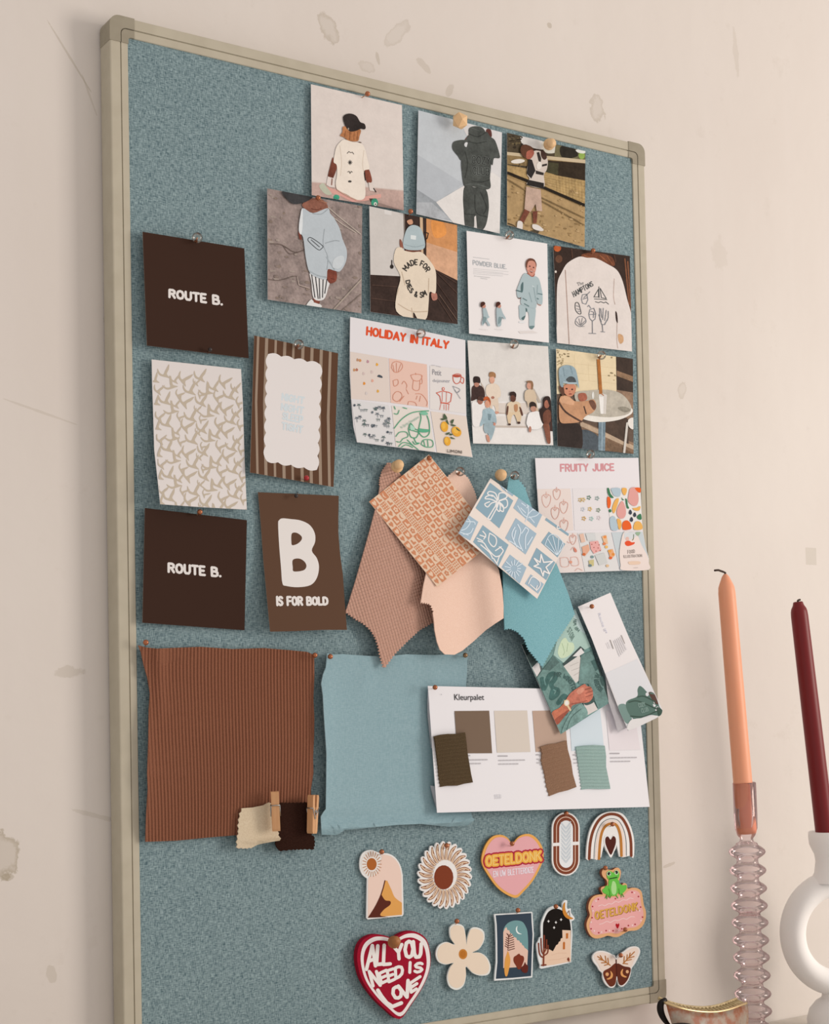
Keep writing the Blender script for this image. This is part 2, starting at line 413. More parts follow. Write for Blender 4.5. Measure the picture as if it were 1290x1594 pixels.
# ------------------------------------------------------------------ the setting
WY, LZ = 0.0235, -0.4985
def wall_mat():
    m, nt, b = nodes('painted_plaster')
    v = coords(nt)
    base = mixc(nt, ramp(nt, noise(nt, v, 3.2, 4), .3, .7), rgb('#d5c5b8'), rgb('#dacbbe'))
    base = mixc(nt, math_(nt, 'MULTIPLY', ramp(nt, noise(nt, v, 26, 5, .7), .62, .78), .25), base, rgb('#bcab9a'))
    base = mixc(nt, math_(nt, 'MULTIPLY', ramp(nt, noise(nt, coords(nt, (28, 28, 1.1)), 1, 3), .45, .75), .22), base, rgb('#dccdc2'))
    sep = nt.nodes.new('ShaderNodeSeparateXYZ'); nt.links.new(v, sep.inputs[0])
    wob = math_(nt, 'SUBTRACT', noise(nt, v, 95, 4, .65), .5); wob2 = math_(nt, 'SUBTRACT', noise(nt, v, 60, 3), .5)
    hgt = noise(nt, v, 60, 4)
    # chipped and stained spots: centre on the wall, half sizes, tilt, strength, ring?
    for px, py, rx, rz, rot, st, ring in ((512, 42, .010, .016, .5, .55, 1), (620, 50, .022, .007, .75, .35, 1), (572, 105, .010, .006, 0, .3, 1), (660, 103, .010, .005, -.6, .3, 0),
            (930, 172, .010, .015, .2, .5, 1), (1062, 608, .006, .011, -.5, .4, 1), (10, 1328, .011, .019, .1, .85, 1), (13, 1365, .005, .003, 0, .5, 0),
            (170, 497, .006, .004, 0, .35, 0), (107, 1046, .012, .006, 0, .3, 0), (80, 1517, .004, .009, .3, .3, 0), (108, 88, .034, .0010, -.95, .4, 0), (140, 150, .02, .0009, -1.2, .3, 0), (60, 640, .03, .0010, -.25, .25, 0), (1145, 82, .004, .03, .1, .2, 0),
            (855, 40, .003, .003, 0, .5, 0), (588, 92, .002, .006, .2, .4, 0), (700, 140, .004, .008, -.5, .3, 0), (1120, 395, .012, .02, 0, .12, 0), (150, 1270, .02, .002, -.3, .25, 0), (1040, 1347, .009, .002, .2, .35, 0)):
        p = cast(px, py, -WY); cs, sn = math.cos(rot), math.sin(rot)
        dx = math_(nt, 'SUBTRACT', sep.outputs[0], p.x); dz = math_(nt, 'SUBTRACT', sep.outputs[2], p.z)
        a = math_(nt, 'ADD', math_(nt, 'MULTIPLY', dx, cs / rx), math_(nt, 'MULTIPLY', dz, sn / rx))
        c = math_(nt, 'ADD', math_(nt, 'MULTIPLY', dx, -sn / rz), math_(nt, 'MULTIPLY', dz, cs / rz))
        r = math_(nt, 'SQRT', math_(nt, 'ADD', math_(nt, 'MULTIPLY', a, a), math_(nt, 'MULTIPLY', c, c)))
        r = math_(nt, 'ADD', r, math_(nt, 'ADD', math_(nt, 'MULTIPLY', wob, 1.5), math_(nt, 'MULTIPLY', wob2, .8)))
        inside = ramp(nt, r, 1.02, .88)
        if ring: inside = math_(nt, 'MULTIPLY', inside, math_(nt, 'ADD', .35, math_(nt, 'MULTIPLY', ramp(nt, r, .55, .95), .65)))
        base = mixc(nt, math_(nt, 'MULTIPLY', inside, st * .8), base, rgb('#9d8b70'))
    # pale square patch right of the candles' tips
    p = cast(1262, 866, -WY)
    bx = math_(nt, 'LESS_THAN', math_(nt, 'ABSOLUTE', math_(nt, 'SUBTRACT', sep.outputs[0], p.x)), .009)
    bz = math_(nt, 'LESS_THAN', math_(nt, 'ABSOLUTE', math_(nt, 'SUBTRACT', sep.outputs[2], p.z)), .010)
    base = mixc(nt, math_(nt, 'MULTIPLY', math_(nt, 'MULTIPLY', bx, bz), .5), base, rgb('#bfb1a0'))
    nt.links.new(base, b.inputs['Base Color']); b.inputs['Roughness'].default_value = .85; b.inputs['Specular IOR Level'].default_value = .04
    h = math_(nt, 'ADD', math_(nt, 'MULTIPLY', noise(nt, v, 14, 3), .8), math_(nt, 'MULTIPLY', hgt, .12))
    bump(nt, b, h, .006, .35)
    return m
bm = bmesh.new(); add_box(bm, (-1.6, WY, -1.2), (2.6, WY + .1, 1.7))
tag(mesh_of('wall_back', bm, wall_mat()), kind='structure')
bm = bmesh.new(); add_box(bm, (-1.6, -.235, LZ - .035), (2.6, WY, LZ), .003)
ledge_m = speck_mat('painted_ledge', '#d6c6b7', '#cebeae', 40, .6, .0003)
tag(mesh_of('trim_1', bm, ledge_m), kind='structure')

# ------------------------------------------------------------------ pinboard
BX, BZ, FW = .30, .45, .0165
board = empty('pinboard', (0, WY, -BZ))
tag(board, 'large pinboard covered in blue-grey woven fabric with beige frame on wall', 'pinboard')
O = Vector((0, WY, -BZ))
rail_m = speck_mat('beige_lacquer', '#b9ab95', '#b4a690', 60, .42, .00002)
cap_m = speck_mat('taupe_plastic', '#9c8f7b', '#968975', 80, .5, .00003)
PROF = [(0, .0205), (0, .0012), (.0004, .0003), (.0012, 0), (.0091, 0), (.0093, .0014), (.0101, .0014), (.0103, .0003), (.0160, .0006), (.0165, .0012), (.0165, .0205)]
def rail(a, b, inward):
    """a profile strip from a to b (x, z); inward = direction towards the fabric"""
    bm = bmesh.new(); R = []
    for e in (a, b):
        R.append([bm.verts.new((e[0] + inward[0] * u, y, e[1] + inward[1] * u)) for u, y in PROF])
    n = len(PROF)
    for i in range(n): bm.faces.new((R[0][i], R[0][(i + 1) % n], R[1][(i + 1) % n], R[1][i]))
    bm.faces.new(R[0]); bm.faces.new(R[1][::-1])
    bmesh.ops.recalc_face_normals(bm, faces=bm.faces)
    return mesh_of('frame_rail', bm, rail_m, board, O)
K = .0215
rail((-BX + K, BZ), (BX - K, BZ), (0, -1)); rail((-BX + K, -BZ), (BX - K, -BZ), (0, 1))
rail((-BX, BZ - K), (-BX, -BZ + K), (1, 0)); rail((BX, BZ - K), (BX, -BZ + K), (-1, 0))
def arcp(cx, cy, r, a0, a1, n=6): return [(cx + r * math.cos(math.radians(a0 + (a1 - a0) * i / n)), cy + r * math.sin(math.radians(a0 + (a1 - a0) * i / n))) for i in range(n + 1)]
def cap(sx, sz):
    bm = bmesh.new(); k = .0222
    outer = [(k, -.0003)] + arcp(.0085, .0085, .0088, 270, 180) + [(-.0003, k), (.0095, k)] + arcp(.0145, .0145, .005, 180, 270) + [(k, .0095)]
    inner = [(k, .0103)] + arcp(.0148, .0148, .0045, 270, 180) + [(.0103, k), (.0166, k)] + arcp(.0191, .0191, .0025, 180, 270) + [(k, .0166)]
    floor_ = [(k, .0085), (.0085, .0085), (.0085, k), (.0115, k), (.0115, .0115), (k, .0115)]
    for pts, y0, y1 in ((outer, -.0006, .0208), (inner, -.0002, .0208), (floor_, .0012, .02)):
        V0 = [bm.verts.new((sx * (BX - u), y0, sz * (BZ - v))) for u, v in pts]
        V1 = [bm.verts.new((sx * (BX - u), y1, sz * (BZ - v))) for u, v in pts]
        f = bm.faces.new(V0); bm.faces.new(V1[::-1])
        for i in range(len(pts)): bm.faces.new((V0[i], V0[(i + 1) % len(pts)], V1[(i + 1) % len(pts)], V1[i]))
    bmesh.ops.recalc_face_normals(bm, faces=bm.faces)
    o = mesh_of('corner_cap', bm, cap_m, board, O)
for sx in (-1, 1):
    for sz in (-1, 1): cap(sx, sz)
bm = bmesh.new(); add_box(bm, (-BX + .016, .002, -BZ + .016), (BX - .016, .012, BZ - .016))
fabric_m = weave_mat('blue_grey_weave', '#4d6064', '#98a6a4', 1500, .0003)
mesh_of('fabric_panel', bm, fabric_m, board, O)
bm = bmesh.new(); add_box(bm, (-BX + .012, .0125, -BZ + .012), (BX - .012, WY, BZ - .012))
mesh_of('back_panel', bm, M('#7d6a55', .8), board, O)
# ------------------------------------------------------------------ photo prints
PH = 'photo prints pinned to the board'
def photo(name, fr, quad, col, label, d=.0012, curl=None, n=(1, 1), cat='photo'):
    return Sheet(name, fr, quad, PM(col) if name == 'photo_print' else M(col, .45, .07), label, cat, PH, d=d, curl=curl, n=n, side='#d8cec6')
tilt = lambda l, b=0: (lambda s, t: l * (1 - s) + b * t)

p = photo('photo_print', F1, [(78, 62), (872, 245), (888, 1165), (85, 1030)], '#d8c8bd', 'photo of a child in cap and cream shirt sitting on a pink skateboard', curl=tilt(.001, .001))
a = Art(p, 'printed_scene')
a.poly([(80, 913), (888, 990), (888, 1170), (80, 1035)], '#bf9f92'); a.poly([(80, 913), (888, 988), (888, 996), (80, 921)], '#c9b1a4').done()
a = Art(p, 'printed_child')
a.poly([(190, 938), (215, 958), (300, 985), (400, 1015), (480, 1055), (560, 1040), (690, 1020), (690, 1052), (560, 1080), (440, 1090), (330, 1035), (215, 1005)], '#d49c8e')
a.blob([(150, 950), (185, 925), (215, 960), (260, 1018), (225, 1030), (180, 1002)], '#b9b7a0')
a.ell(300, 1050, 27, 24, '#3f8f71'); a.poly([(585, 1060), (650, 1060), (640, 1085), (600, 1090)], '#4d433d'); a.ell(634, 1096, 30, 38, '#3f9272'); a.ell(640, 1108, 14, 16, '#d8d0c2'); a.ell(641, 1110, 6, 7, '#40403c')
a.blob([(268, 700), (240, 800), (226, 872), (250, 885), (272, 880), (302, 800), (304, 752), (280, 740)], '#743f30')
a.poly([(225, 868), (282, 885), (288, 965), (240, 958), (212, 940)], '#dccbc0'); a.line([(262, 890), (258, 940)], 12, '#9b7466')
a.blob([(540, 822), (580, 805), (600, 850), (610, 912), (572, 922), (552, 870)], '#8a4a38'); a.poly([(536, 820), (548, 818), (556, 900), (540, 915)], '#3a2a25')
a.poly([(580, 918), (608, 925), (650, 1002), (590, 990)], '#d6c5b9'); a.line([(625, 972), (645, 1002)], 10, '#3c302c')
a.blob([(368, 545), (325, 575), (298, 615), (284, 680), (276, 742), (302, 768), (306, 850), (294, 930), (310, 985), (385, 1022), (480, 1072), (548, 1052), (550, 930), (540, 822), (588, 800), (572, 720), (548, 625), (515, 578), (440, 566)], '#e6d5c4')
a.lines([[(330, 600), (345, 740), (335, 860)], [(540, 640), (528, 760), (540, 830)]], 5, '#d2bda9', True)
a.line([(310, 985), (385, 1030), (480, 1074)], 7, '#caa58f', True)
a.blob([(362, 430), (352, 480), (332, 512), (365, 525), (400, 552), (450, 562), (490, 556), (500, 520), (512, 460), (440, 450)], '#b0734a')
a.lines([[(380, 470), (372, 520)], [(420, 475), (415, 545)], [(455, 478), (452, 550)], [(488, 470), (480, 545)]], 7, '#8a5636')
a.blob([(360, 372), (365, 338), (398, 320), (442, 322), (480, 345), (508, 392), (545, 408), (556, 440), (545, 456), (512, 452), (470, 470), (420, 474), (385, 440)], '#322a27')
a.line([(498, 568), (515, 572)], 8, '#5d4238'); a.ell(405, 452, 6, 10, '#9b8b7d')
a.lines([[(395, 665), (410, 650), (425, 660), (440, 655), (452, 672)], [(398, 828), (412, 822), (420, 842), (430, 822), (440, 830)]], 5, '#57504a')
a.lines([[(420, 725), (420, 765)], [(402, 745), (438, 745)], [(408, 733), (432, 757)], [(432, 733), (408, 757)]], 5, '#3f3a37'); a.ell(418, 911, 15, 9, '#46403c'); a.done()

p = photo('photo_print', F2, [(50, 52), (628, 205), (612, 905), (35, 770)], '#bdbdbd', 'photo of a child seen from behind in dark hooded tracksuit in white room', curl=tilt(.001, .0015))
a = Art(p, 'printed_scene')
a.poly([(330, 120), (630, 200), (614, 910), (440, 868), (520, 500)], '#d3cbc6'); a.poly([(45, 360), (360, 560), (180, 690), (38, 600)], '#b3b3b4')
a.poly([(36, 600), (172, 688), (285, 815), (34, 772)], '#98999a'); a.poly([(34, 690), (140, 690), (280, 812), (34, 775)], '#abaaaa')
a.poly([(172, 688), (370, 570), (560, 480), (615, 520), (612, 908), (290, 830)], '#dcd2ca'); a.done()
a = Art(p, 'printed_child')
G, GD, GL_ = '#4b4c47', '#393a36', '#5d5f59'
a.blob([(372, 578), (358, 650), (362, 740), (372, 855), (405, 862), (432, 868), (440, 800), (456, 872), (492, 880), (515, 850), (530, 790), (537, 700), (516, 600), (440, 585)], G)
a.poly([(436, 866), (436, 790), (448, 780), (455, 868)], '#cfc5bd'); a.lines([[(440, 640), (450, 760), (525, 790)], [(372, 770), (440, 775)], [(480, 620), (520, 720), (500, 770)]], 7, GD, True)
a.blob([(402, 220), (370, 258), (392, 275), (408, 240)], '#6b3f37'); a.blob([(520, 185), (548, 182), (558, 230), (535, 250), (520, 225)], '#5f362f')
a.blob([(395, 225), (375, 255), (340, 258), (292, 272), (285, 318), (322, 368), (352, 400), (420, 350), (400, 290)], G)
a.ell(382, 290, 15, 17, '#cfcac7'); a.blob([(518, 205), (548, 235), (582, 265), (612, 360), (608, 384), (572, 385), (560, 432), (520, 350)], G)
a.blob([(400, 178), (440, 162), (488, 170), (515, 205), (524, 270), (545, 350), (552, 430), (545, 520), (548, 588), (500, 600), (430, 580), (370, 582), (350, 480), (348, 390), (385, 300), (398, 230)], G)
a.lines([[(400, 215), (460, 235), (515, 205)], [(396, 268), (450, 280), (520, 268)], [(372, 340), (390, 420), (372, 520)], [(420, 540), (480, 550), (540, 535)]], 7, GD, True)
a.lines([[(420, 175), (470, 195)], [(370, 570), (440, 562), (540, 590)]], 5, GL_, True)
a.text('COZY', [(420, 368), (545, 380), (545, 428), (420, 418)], 13, '#686963'); a.text('COZY', [(420, 368), (545, 380), (545, 428), (420, 418)], 6, '#2f302d')
a.text('CLUB', [(426, 445), (540, 455), (540, 502), (426, 494)], 13, '#686963'); a.text('CLUB', [(426, 445), (540, 455), (540, 502), (426, 494)], 6, '#2f302d'); a.done()

p = photo('photo_print', F2, [(663, 207), (1205, 335), (1200, 1000), (663, 845)], '#ab8b61', 'photo of a child in striped sweater on a sunny clay court', curl=tilt(.0005, .0015))
a = Art(p, 'printed_scene')
a.poly([(660, 200), (1210, 330), (1210, 540), (660, 470)], '#4c4030'); a.blob([(765, 232), (905, 262), (925, 320), (850, 315), (800, 290), (768, 285)], '#d9cfc6'); a.blob([(905, 270), (1000, 285), (1010, 340), (930, 345)], '#cfc6b6')
a.step = 4e-6
for i in range(26):
    x = random.uniform(668, 770); y = random.uniform(225, 320); a.ell(x, y, random.uniform(5, 13), random.uniform(4, 9), random.choice(['#5d503b', '#3b3124', '#6d5d42', '#332a20']))
a.up(); a.step = 3.2e-5; a.up(); a.poly([(1000, 290), (1205, 335), (1205, 395), (990, 370)], '#6b6145'); a.blob([(1040, 300), (1130, 318), (1150, 370), (1060, 385), (1030, 350)], '#2e2820'); a.ell(1180, 365, 22, 26, '#8ba04e'); a.blob([(1140, 325), (1200, 325), (1200, 350), (1155, 345)], '#d9d3c8')
a.poly([(663, 340), (1210, 395), (1210, 420), (663, 362)], '#c1ab8b'); a.poly([(663, 362), (1210, 420), (1210, 480), (663, 425)], '#8a704b')
a.poly([(938, 398), (1210, 420), (1210, 538), (1010, 505), (930, 480)], '#33281d'); a.poly([(940, 410), (1020, 420), (1015, 500), (930, 480)], '#45402c')
a.ell(738, 405, 48, 15, '#ded2c4', -5); a.line([(750, 425), (752, 465)], 8, '#5d4c34')
a.poly([(663, 430), (935, 480), (1010, 503), (1210, 540), (1210, 720), (663, 485)], '#a58658')
a.lines([[(670, 445 + i * 9), (1205, 548 + i * 22)] for i in range(8)], 3, '#b99a6b'); a.lines([[(1000 + i * 22, 505 + i * 4), (1010 + i * 22, 640 + i * 10)] for i in range(10)], 2, '#8e7147')
a.step = 4e-6
for i in range(90):
    x = random.uniform(668, 1200); y = random.uniform(560, 980); a.ell(x, y, random.uniform(4, 16), random.uniform(2, 6), random.choice(['#b8976b', '#c0a075', '#9a7a52', '#a98a5e', '#8f7049']), 8)
a.step = 3.2e-5; a.up(); a.lines([[(668, 530), (800, 610)], [(905, 680), (1205, 850)], [(900, 655), (1205, 800)]], 7, '#7c6341'); a.line([(668, 485), (930, 592), (1207, 712)], 19, '#241c14')
a.line([(670, 835), (712, 852), (728, 885)], 6, '#2b241d', True); a.blob([(720, 905), (800, 892), (880, 878), (878, 905), (850, 932), (780, 918)], '#463c2e'); a.done()
a = Art(p, 'printed_child')
a.poly([(785, 735), (822, 750), (778, 830), (748, 820)], '#7b4635'); a.poly([(840, 752), (874, 750), (868, 832), (845, 836)], '#7b4635')
a.blob([(737, 822), (770, 828), (768, 885), (757, 902), (733, 890)], '#d6cac0'); a.blob([(840, 842), (880, 848), (916, 880), (895, 888), (845, 872)], '#d6cac0')
a.poly([(796, 580), (896, 600), (906, 750), (868, 748), (860, 700), (826, 756), (783, 735)], '#bb9c89')
a.blob([(838, 342), (890, 332), (930, 365), (945, 405), (938, 462), (918, 500), (916, 588), (802, 568), (818, 525), (800, 492), (806, 432)], '#cdbcae')
a.poly([(812, 388), (836, 395), (860, 470), (830, 525), (798, 490), (806, 430)], '#2c2724'); a.poly([(806, 532), (918, 556), (918, 596), (800, 570)], '#2c2724'); a.poly([(868, 345), (885, 340), (900, 385), (895, 420), (880, 400)], '#352e2a'); a.poly([(905, 428), (940, 420), (940, 434), (905, 442)], '#352e2a'); a.poly([(862, 468), (918, 485), (915, 502), (862, 492)], '#352e2a')
a.blob([(900, 330), (928, 345), (938, 380), (920, 395), (900, 370)], '#463029'); a.ell(885, 435, 18, 28, '#dccfc2', 10)
a.blob([(755, 320), (775, 290), (825, 300), (850, 330), (828, 350), (800, 388), (765, 360)], '#5c3a2a'); a.blob([(800, 340), (838, 325), (850, 352), (825, 388), (798, 385)], '#a35c4a'); a.line([(850, 322), (905, 330)], 9, '#3a2b25'); a.done()

p = photo('photo_print', F3, [(62, 52), (640, 160), (635, 812), (65, 728)], '#95827a', 'photo of a child in pale blue sweater and striped trousers on asphalt', curl=tilt(.0025, .001))
a = Art(p, 'printed_scene')
a.step = 4e-6
for i in range(110):
    a.ell(random.uniform(70, 630), random.uniform(90, 790), random.uniform(4, 22), random.uniform(3, 9), random.choice(['#9b8a7f', '#8d7a70', '#a08f83', '#897669']), 8)
a.step = 3.2e-5; a.up(); a.lines([[(75, 390), (150, 395), (230, 440), (300, 420)], [(70, 605), (140, 610), (240, 585), (255, 640), (325, 662)], [(160, 400), (200, 450), (280, 430)]], 4, '#6a5950', True)
a.lines([[(425, 160), (500, 225), (630, 330)], [(440, 210), (520, 270), (600, 320)]], 6, '#b3a294'); a.line([(470, 785), (640, 600)], 9, '#a59486'); a.line([(510, 800), (640, 690)], 5, '#7e6d62'); a.line([(245, 590), (255, 640), (320, 660)], 3, '#c9b3a4'); a.done()
a = Art(p, 'printed_child')
a.blob([(300, 765), (328, 728), (345, 738), (388, 760), (388, 776), (330, 772)], '#d9d3cc'); a.poly([(342, 722), (385, 728), (378, 756), (345, 745)], '#7f4636')
a.blob([(322, 565), (330, 620), (345, 722), (405, 728), (432, 660), (440, 610), (380, 580)], '#d9d2cc')
a.lines([[(332, 575), (352, 715)], [(355, 585), (372, 722)], [(378, 592), (382, 722)], [(402, 600), (398, 715)], [(425, 605), (412, 690)]], 6, '#2f2c2c')
a.blob([(430, 545), (468, 548), (486, 570), (480, 615), (445, 630), (425, 600)], '#7d4133'); a.line([(450, 600), (470, 605)], 5, '#5f2f26')
a.blob([(262, 315), (252, 320), (258, 358), (272, 362)], '#7d4133')
a.blob([(275, 160), (300, 125), (345, 112), (400, 122), (432, 165), (410, 195), (340, 202)], '#8b5a49'); a.line([(330, 175), (360, 182), (390, 175)], 6, '#6d4033', True); a.line([(380, 125), (425, 140)], 6, '#a8745c')
a.blob([(278, 172), (340, 202), (428, 172), (445, 205), (470, 235), (502, 295), (520, 360), (546, 430), (540, 500), (505, 556), (470, 552), (430, 545), (420, 605), (362, 592), (318, 560), (296, 470), (280, 350), (255, 312), (262, 230)], '#b7babb')
a.blob([(275, 172), (258, 250), (255, 312), (270, 330), (278, 260)], '#d9d7d4')
a.lines([[(410, 300), (402, 390), (430, 470), (425, 545)], [(415, 385), (470, 370), (500, 372)], [(340, 205), (390, 208), (430, 178)]], 5, '#9a9d9e', True); a.lines([[(422, 470), (445, 505), (470, 545)], [(320, 555), (370, 582), (420, 592)]], 7, '#a2a6a7', True); a.blob([(470, 480), (520, 460), (530, 500), (500, 540), (460, 530)], '#c6c7c6')
a.line([(310, 360), (330, 352), (398, 400), (392, 418), (372, 425), (318, 378)], 4, '#4b4c4d', True, True); a.line([(330, 365), (380, 408)], 4, '#4b4c4d')
a.blob([(152, 70), (250, 82), (342, 95), (300, 132), (225, 148), (178, 112)], '#3c3a3a'); a.done()

p = photo('photo_print', F3, [(683, 160), (1217, 275), (1220, 878), (690, 803)], '#3a2a24', 'photo of a child in grey beanie and cream outfit walking through a doorway', curl=tilt(.002, .001))
a = Art(p, 'printed_scene')
a.poly([(683, 150), (890, 200), (900, 588), (690, 577)], '#c9beb5'); a.poly([(775, 180), (818, 188), (818, 215), (775, 208)], '#d6ccc4'); a.line([(895, 208), (900, 400)], 5, '#8a7c70')
a.poly([(990, 225), (1008, 228), (1012, 450), (995, 440)], '#c9a887'); a.poly([(1030, 225), (1217, 270), (1220, 612), (1075, 540), (1030, 480)], '#c98a58'); a.poly([(1030, 380), (1220, 440), (1220, 612), (1075, 540), (1030, 480)], '#cf9e7c'); a.blob([(1060, 250), (1130, 255), (1150, 330), (1080, 350)], '#dc8f4c')
a.lines([[(820, 490), (820, 520)]], 6, '#2f2723'); a.ell(820, 528, 11, 13, '#2f2723'); a.line([(1020, 318), (1042, 325), (1035, 355), (1018, 370)], 6, '#2a211d')
a.lines([[(1090, 560), (1217, 690)], [(1090, 620), (1215, 800)], [(1100, 720), (1190, 860)], [(700, 640), (850, 650)], [(695, 720), (850, 740)], [(1080, 545), (1217, 630)]], 5, '#4f3a31'); a.line([(1110, 700), (1215, 850)], 4, '#6f5648'); a.done()
a = Art(p, 'printed_child')
a.blob([(868, 362), (880, 372), (892, 415), (870, 405)], '#8a5545'); a.blob([(1060, 690), (1090, 688), (1096, 725), (1068, 732)], '#a9705f'); a.poly([(905, 410), (998, 425), (998, 448), (902, 440)], '#6e4032'); a.blob([(912, 250), (940, 240), (948, 265), (925, 272)], '#c89273')
a.blob([(892, 428), (945, 440), (1000, 440), (1050, 490), (1085, 550), (1090, 625), (1084, 690), (1050, 682), (1044, 745), (1032, 840), (985, 856), (952, 805), (940, 848), (848, 800), (850, 690), (872, 590), (832, 500), (845, 420), (880, 412)], '#ddc9b2')
a.lines([[(862, 660), (850, 700)], [(940, 780), (950, 845)], [(1045, 600), (1042, 690)], [(880, 560), (900, 640)], [(858, 755), (940, 800), (1035, 800)]], 5, '#bfa78e', True)
a.blob([(890, 410), (905, 312), (940, 276), (985, 285), (1010, 328), (1020, 412), (958, 428)], '#aab4b4'); a.line([(895, 392), (960, 408), (1018, 395)], 4, '#98a3a4', True); a.poly([(935, 335), (968, 340), (966, 365), (934, 360)], '#d6d6d1')
a.arc('MADE FOR', 968, 588, 72, -62, 66, 31, 6.5, '#39342f', sx=.92); a.arc('DIES & SM', 990, 598, 118, 262, 150, 31, 6.5, '#39342f', inner=True, sx=.72); a.done()

p = photo('lookbook_print', F4, [(50, 42), (618, 132), (630, 830), (68, 765)], '#e4d9d3', 'white print headed POWDER BLUE with a smiling child in pale blue', curl=tilt(.001, .002))
a = Art(p, 'printed_lettering')
a.text('POWDER BLUE.', [(95, 250), (330, 283), (330, 310), (96, 280)], 6, '#aeacab'); a.line([(97, 228), (210, 242)], 3, '#b8b4b0')
for i in range(4): a.line([(99, 308 + i * 12), (345 - (i % 2) * 40, 330 + i * 10)], 3, '#cfc7c2')
a.line([(105, 360), (215, 372)], 3, '#bdb6b1'); a.line([(150, 376), (195, 382)], 3, '#bdb6b1'); a.done()
a = Art(p, 'printed_child', H1)
a.poly([(140, 1480), (420, 1470), (520, 1510), (180, 1520)], '#dacdc5')
B1, B2, B3 = '#a9b4b3', '#93a2a2', '#566a69'
a.blob([(160, 1290), (270, 1300), (255, 1320), (165, 1320)], '#ddd8d4')
a.blob([(165, 980), (155, 1090), (160, 1200), (175, 1250), (240, 1268), (280, 1180), (290, 1110), (330, 1120), (345, 1230), (348, 1390), (395, 1440), (450, 1390), (455, 1290), (470, 1030), (330, 960)], B1)
a.blob([(200, 1230), (270, 1180), (275, 1200), (240, 1265)], B3); a.poly([(278, 1030), (310, 1050), (315, 1100), (285, 1110)], B3); a.blob([(350, 1385), (440, 1375), (448, 1395), (395, 1442)], '#6d8180')
a.blob([(130, 830), (180, 800), (190, 845), (160, 862)], '#6a4a40'); a.blob([(510, 950), (575, 955), (570, 990), (530, 975)], '#b07663')
a.blob([(240, 390), (300, 370), (400, 440), (470, 430), (540, 490), (590, 690), (605, 800), (595, 960), (510, 950), (500, 850), (490, 980), (460, 1040), (330, 1010), (190, 950), (210, 780), (195, 830), (130, 830), (112, 700), (160, 560), (200, 460)], B1)
a.blob([(190, 600), (235, 540), (235, 680), (215, 740), (190, 720)], B3); a.line([(112, 700), (190, 722)], 22, B3); a.lines([[(520, 760), (595, 775)], [(500, 850), (525, 865)], [(230, 850), (300, 890)], [(260, 955), (340, 1000)]], 20, '#6b7e7d'); a.lines([[(440, 650), (480, 900)], [(350, 740), (400, 920)], [(510, 600), (500, 780)]], 14, B2, True); a.line([(400, 610), (440, 630)], 14, '#c9cfcc')
a.blob([(310, 370), (340, 400), (400, 440), (450, 420), (445, 360)], '#a4604f')
a.blob([(288, 230), (300, 150), (350, 95), (430, 105), (478, 180), (480, 280), (450, 380), (400, 425), (345, 380), (305, 310)], '#c98a76')
a.blob([(285, 240), (290, 150), (350, 90), (440, 105), (488, 190), (482, 260), (468, 180), (420, 135), (345, 140), (315, 200), (305, 270)], '#6a4233')
a.ell(360, 238, 16, 12, '#43261f', 10); a.ell(432, 262, 14, 12, '#43261f', 10); a.ell(388, 295, 14, 12, '#b5725f'); a.blob([(360, 320), (395, 335), (425, 335), (400, 362), (375, 350)], '#7c3a32'); a.line([(368, 330), (420, 342)], 7, '#ddcabf'); a.ell(330, 290, 22, 20, '#d69a86'); a.ell(440, 312, 18, 18, '#d69a86'); a.done()
for k, (x, ff) in enumerate(((0, -1), (108, 1))):
    a = Art(p, 'printed_child')
    X = lambda v: x + v
    a.blob([(X(165), 590), (X(185), 585), (X(205), 640), (X(212), 650), (X(195), 665), (X(215), 705), (X(205), 712), (X(182), 680), (X(165), 712), (X(158), 690), (X(168), 650)] if k == 0 else [(262, 590), (288, 580), (305, 620), (325, 655), (320, 665), (296, 650), (295, 700), (285, 715), (268, 712), (262, 660)], '#a6b1b1')
    a.blob([(X(168), 650), (X(190), 655), (X(185), 680), (X(165), 700)], '#7f8f8f'); a.ell(X(172), 572, 13, 15, '#bd8471'); a.blob([(X(148), 560), (X(155), 545), (X(172), 542), (X(182), 556), (X(165), 572), (X(152), 580)], '#4a2a22'); a.line([(X(150), 735), (X(200), 740)], 3, '#d6cac3'); a.done()

p = photo('photo_print', F4, [(660, 145), (1200, 220), (1215, 892), (688, 832)], '#36261f', 'photo of the back of a cream sweater with small seaside drawings', curl=tilt(.0005, .001))
a = Art(p, 'printed_scene')
a.ell(690, 165, 26, 24, '#b4572c'); a.ell(700, 240, 25, 28, '#5c3c2c'); a.ell(678, 330, 7, 9, '#dccbbd'); a.lines([[(1165, 240), (1195, 560)], [(1185, 260), (1210, 620)]], 10, '#7a4c34'); a.lines([[(790, 170), (795, 230)], [(1090, 215), (1100, 260)]], 7, '#55392c')
a.blob([(860, 210), (930, 195), (1020, 205), (1080, 235), (1090, 290), (1000, 265), (880, 240)], '#6f402b'); a.lines([[(880, 215), (930, 235)], [(990, 215), (1040, 260)], [(1040, 220), (1075, 275)]], 6, '#935837'); a.done()
a = Art(p, 'printed_sweater')
a.blob([(688, 832), (686, 700), (685, 520), (692, 400), (722, 330), (760, 270), (840, 225), (900, 232), (960, 235), (1040, 275), (1110, 320), (1150, 400), (1180, 520), (1212, 640), (1218, 780), (1216, 895), (1000, 868), (830, 850)], '#dacbc1')
a.lines([[(745, 320), (755, 500), (765, 700), (772, 838)]], 7, '#a88d80', True); a.lines([[(1090, 380), (1085, 500), (1095, 560)], [(1110, 690), (1108, 800), (1115, 870)]], 5, '#b89f92', True); a.blob([(1098, 610), (1110, 625), (1115, 690), (1102, 670)], '#33211b'); a.blob([(1118, 770), (1150, 780), (1155, 820), (1135, 838), (1120, 815)], '#c99b72'); a.done()
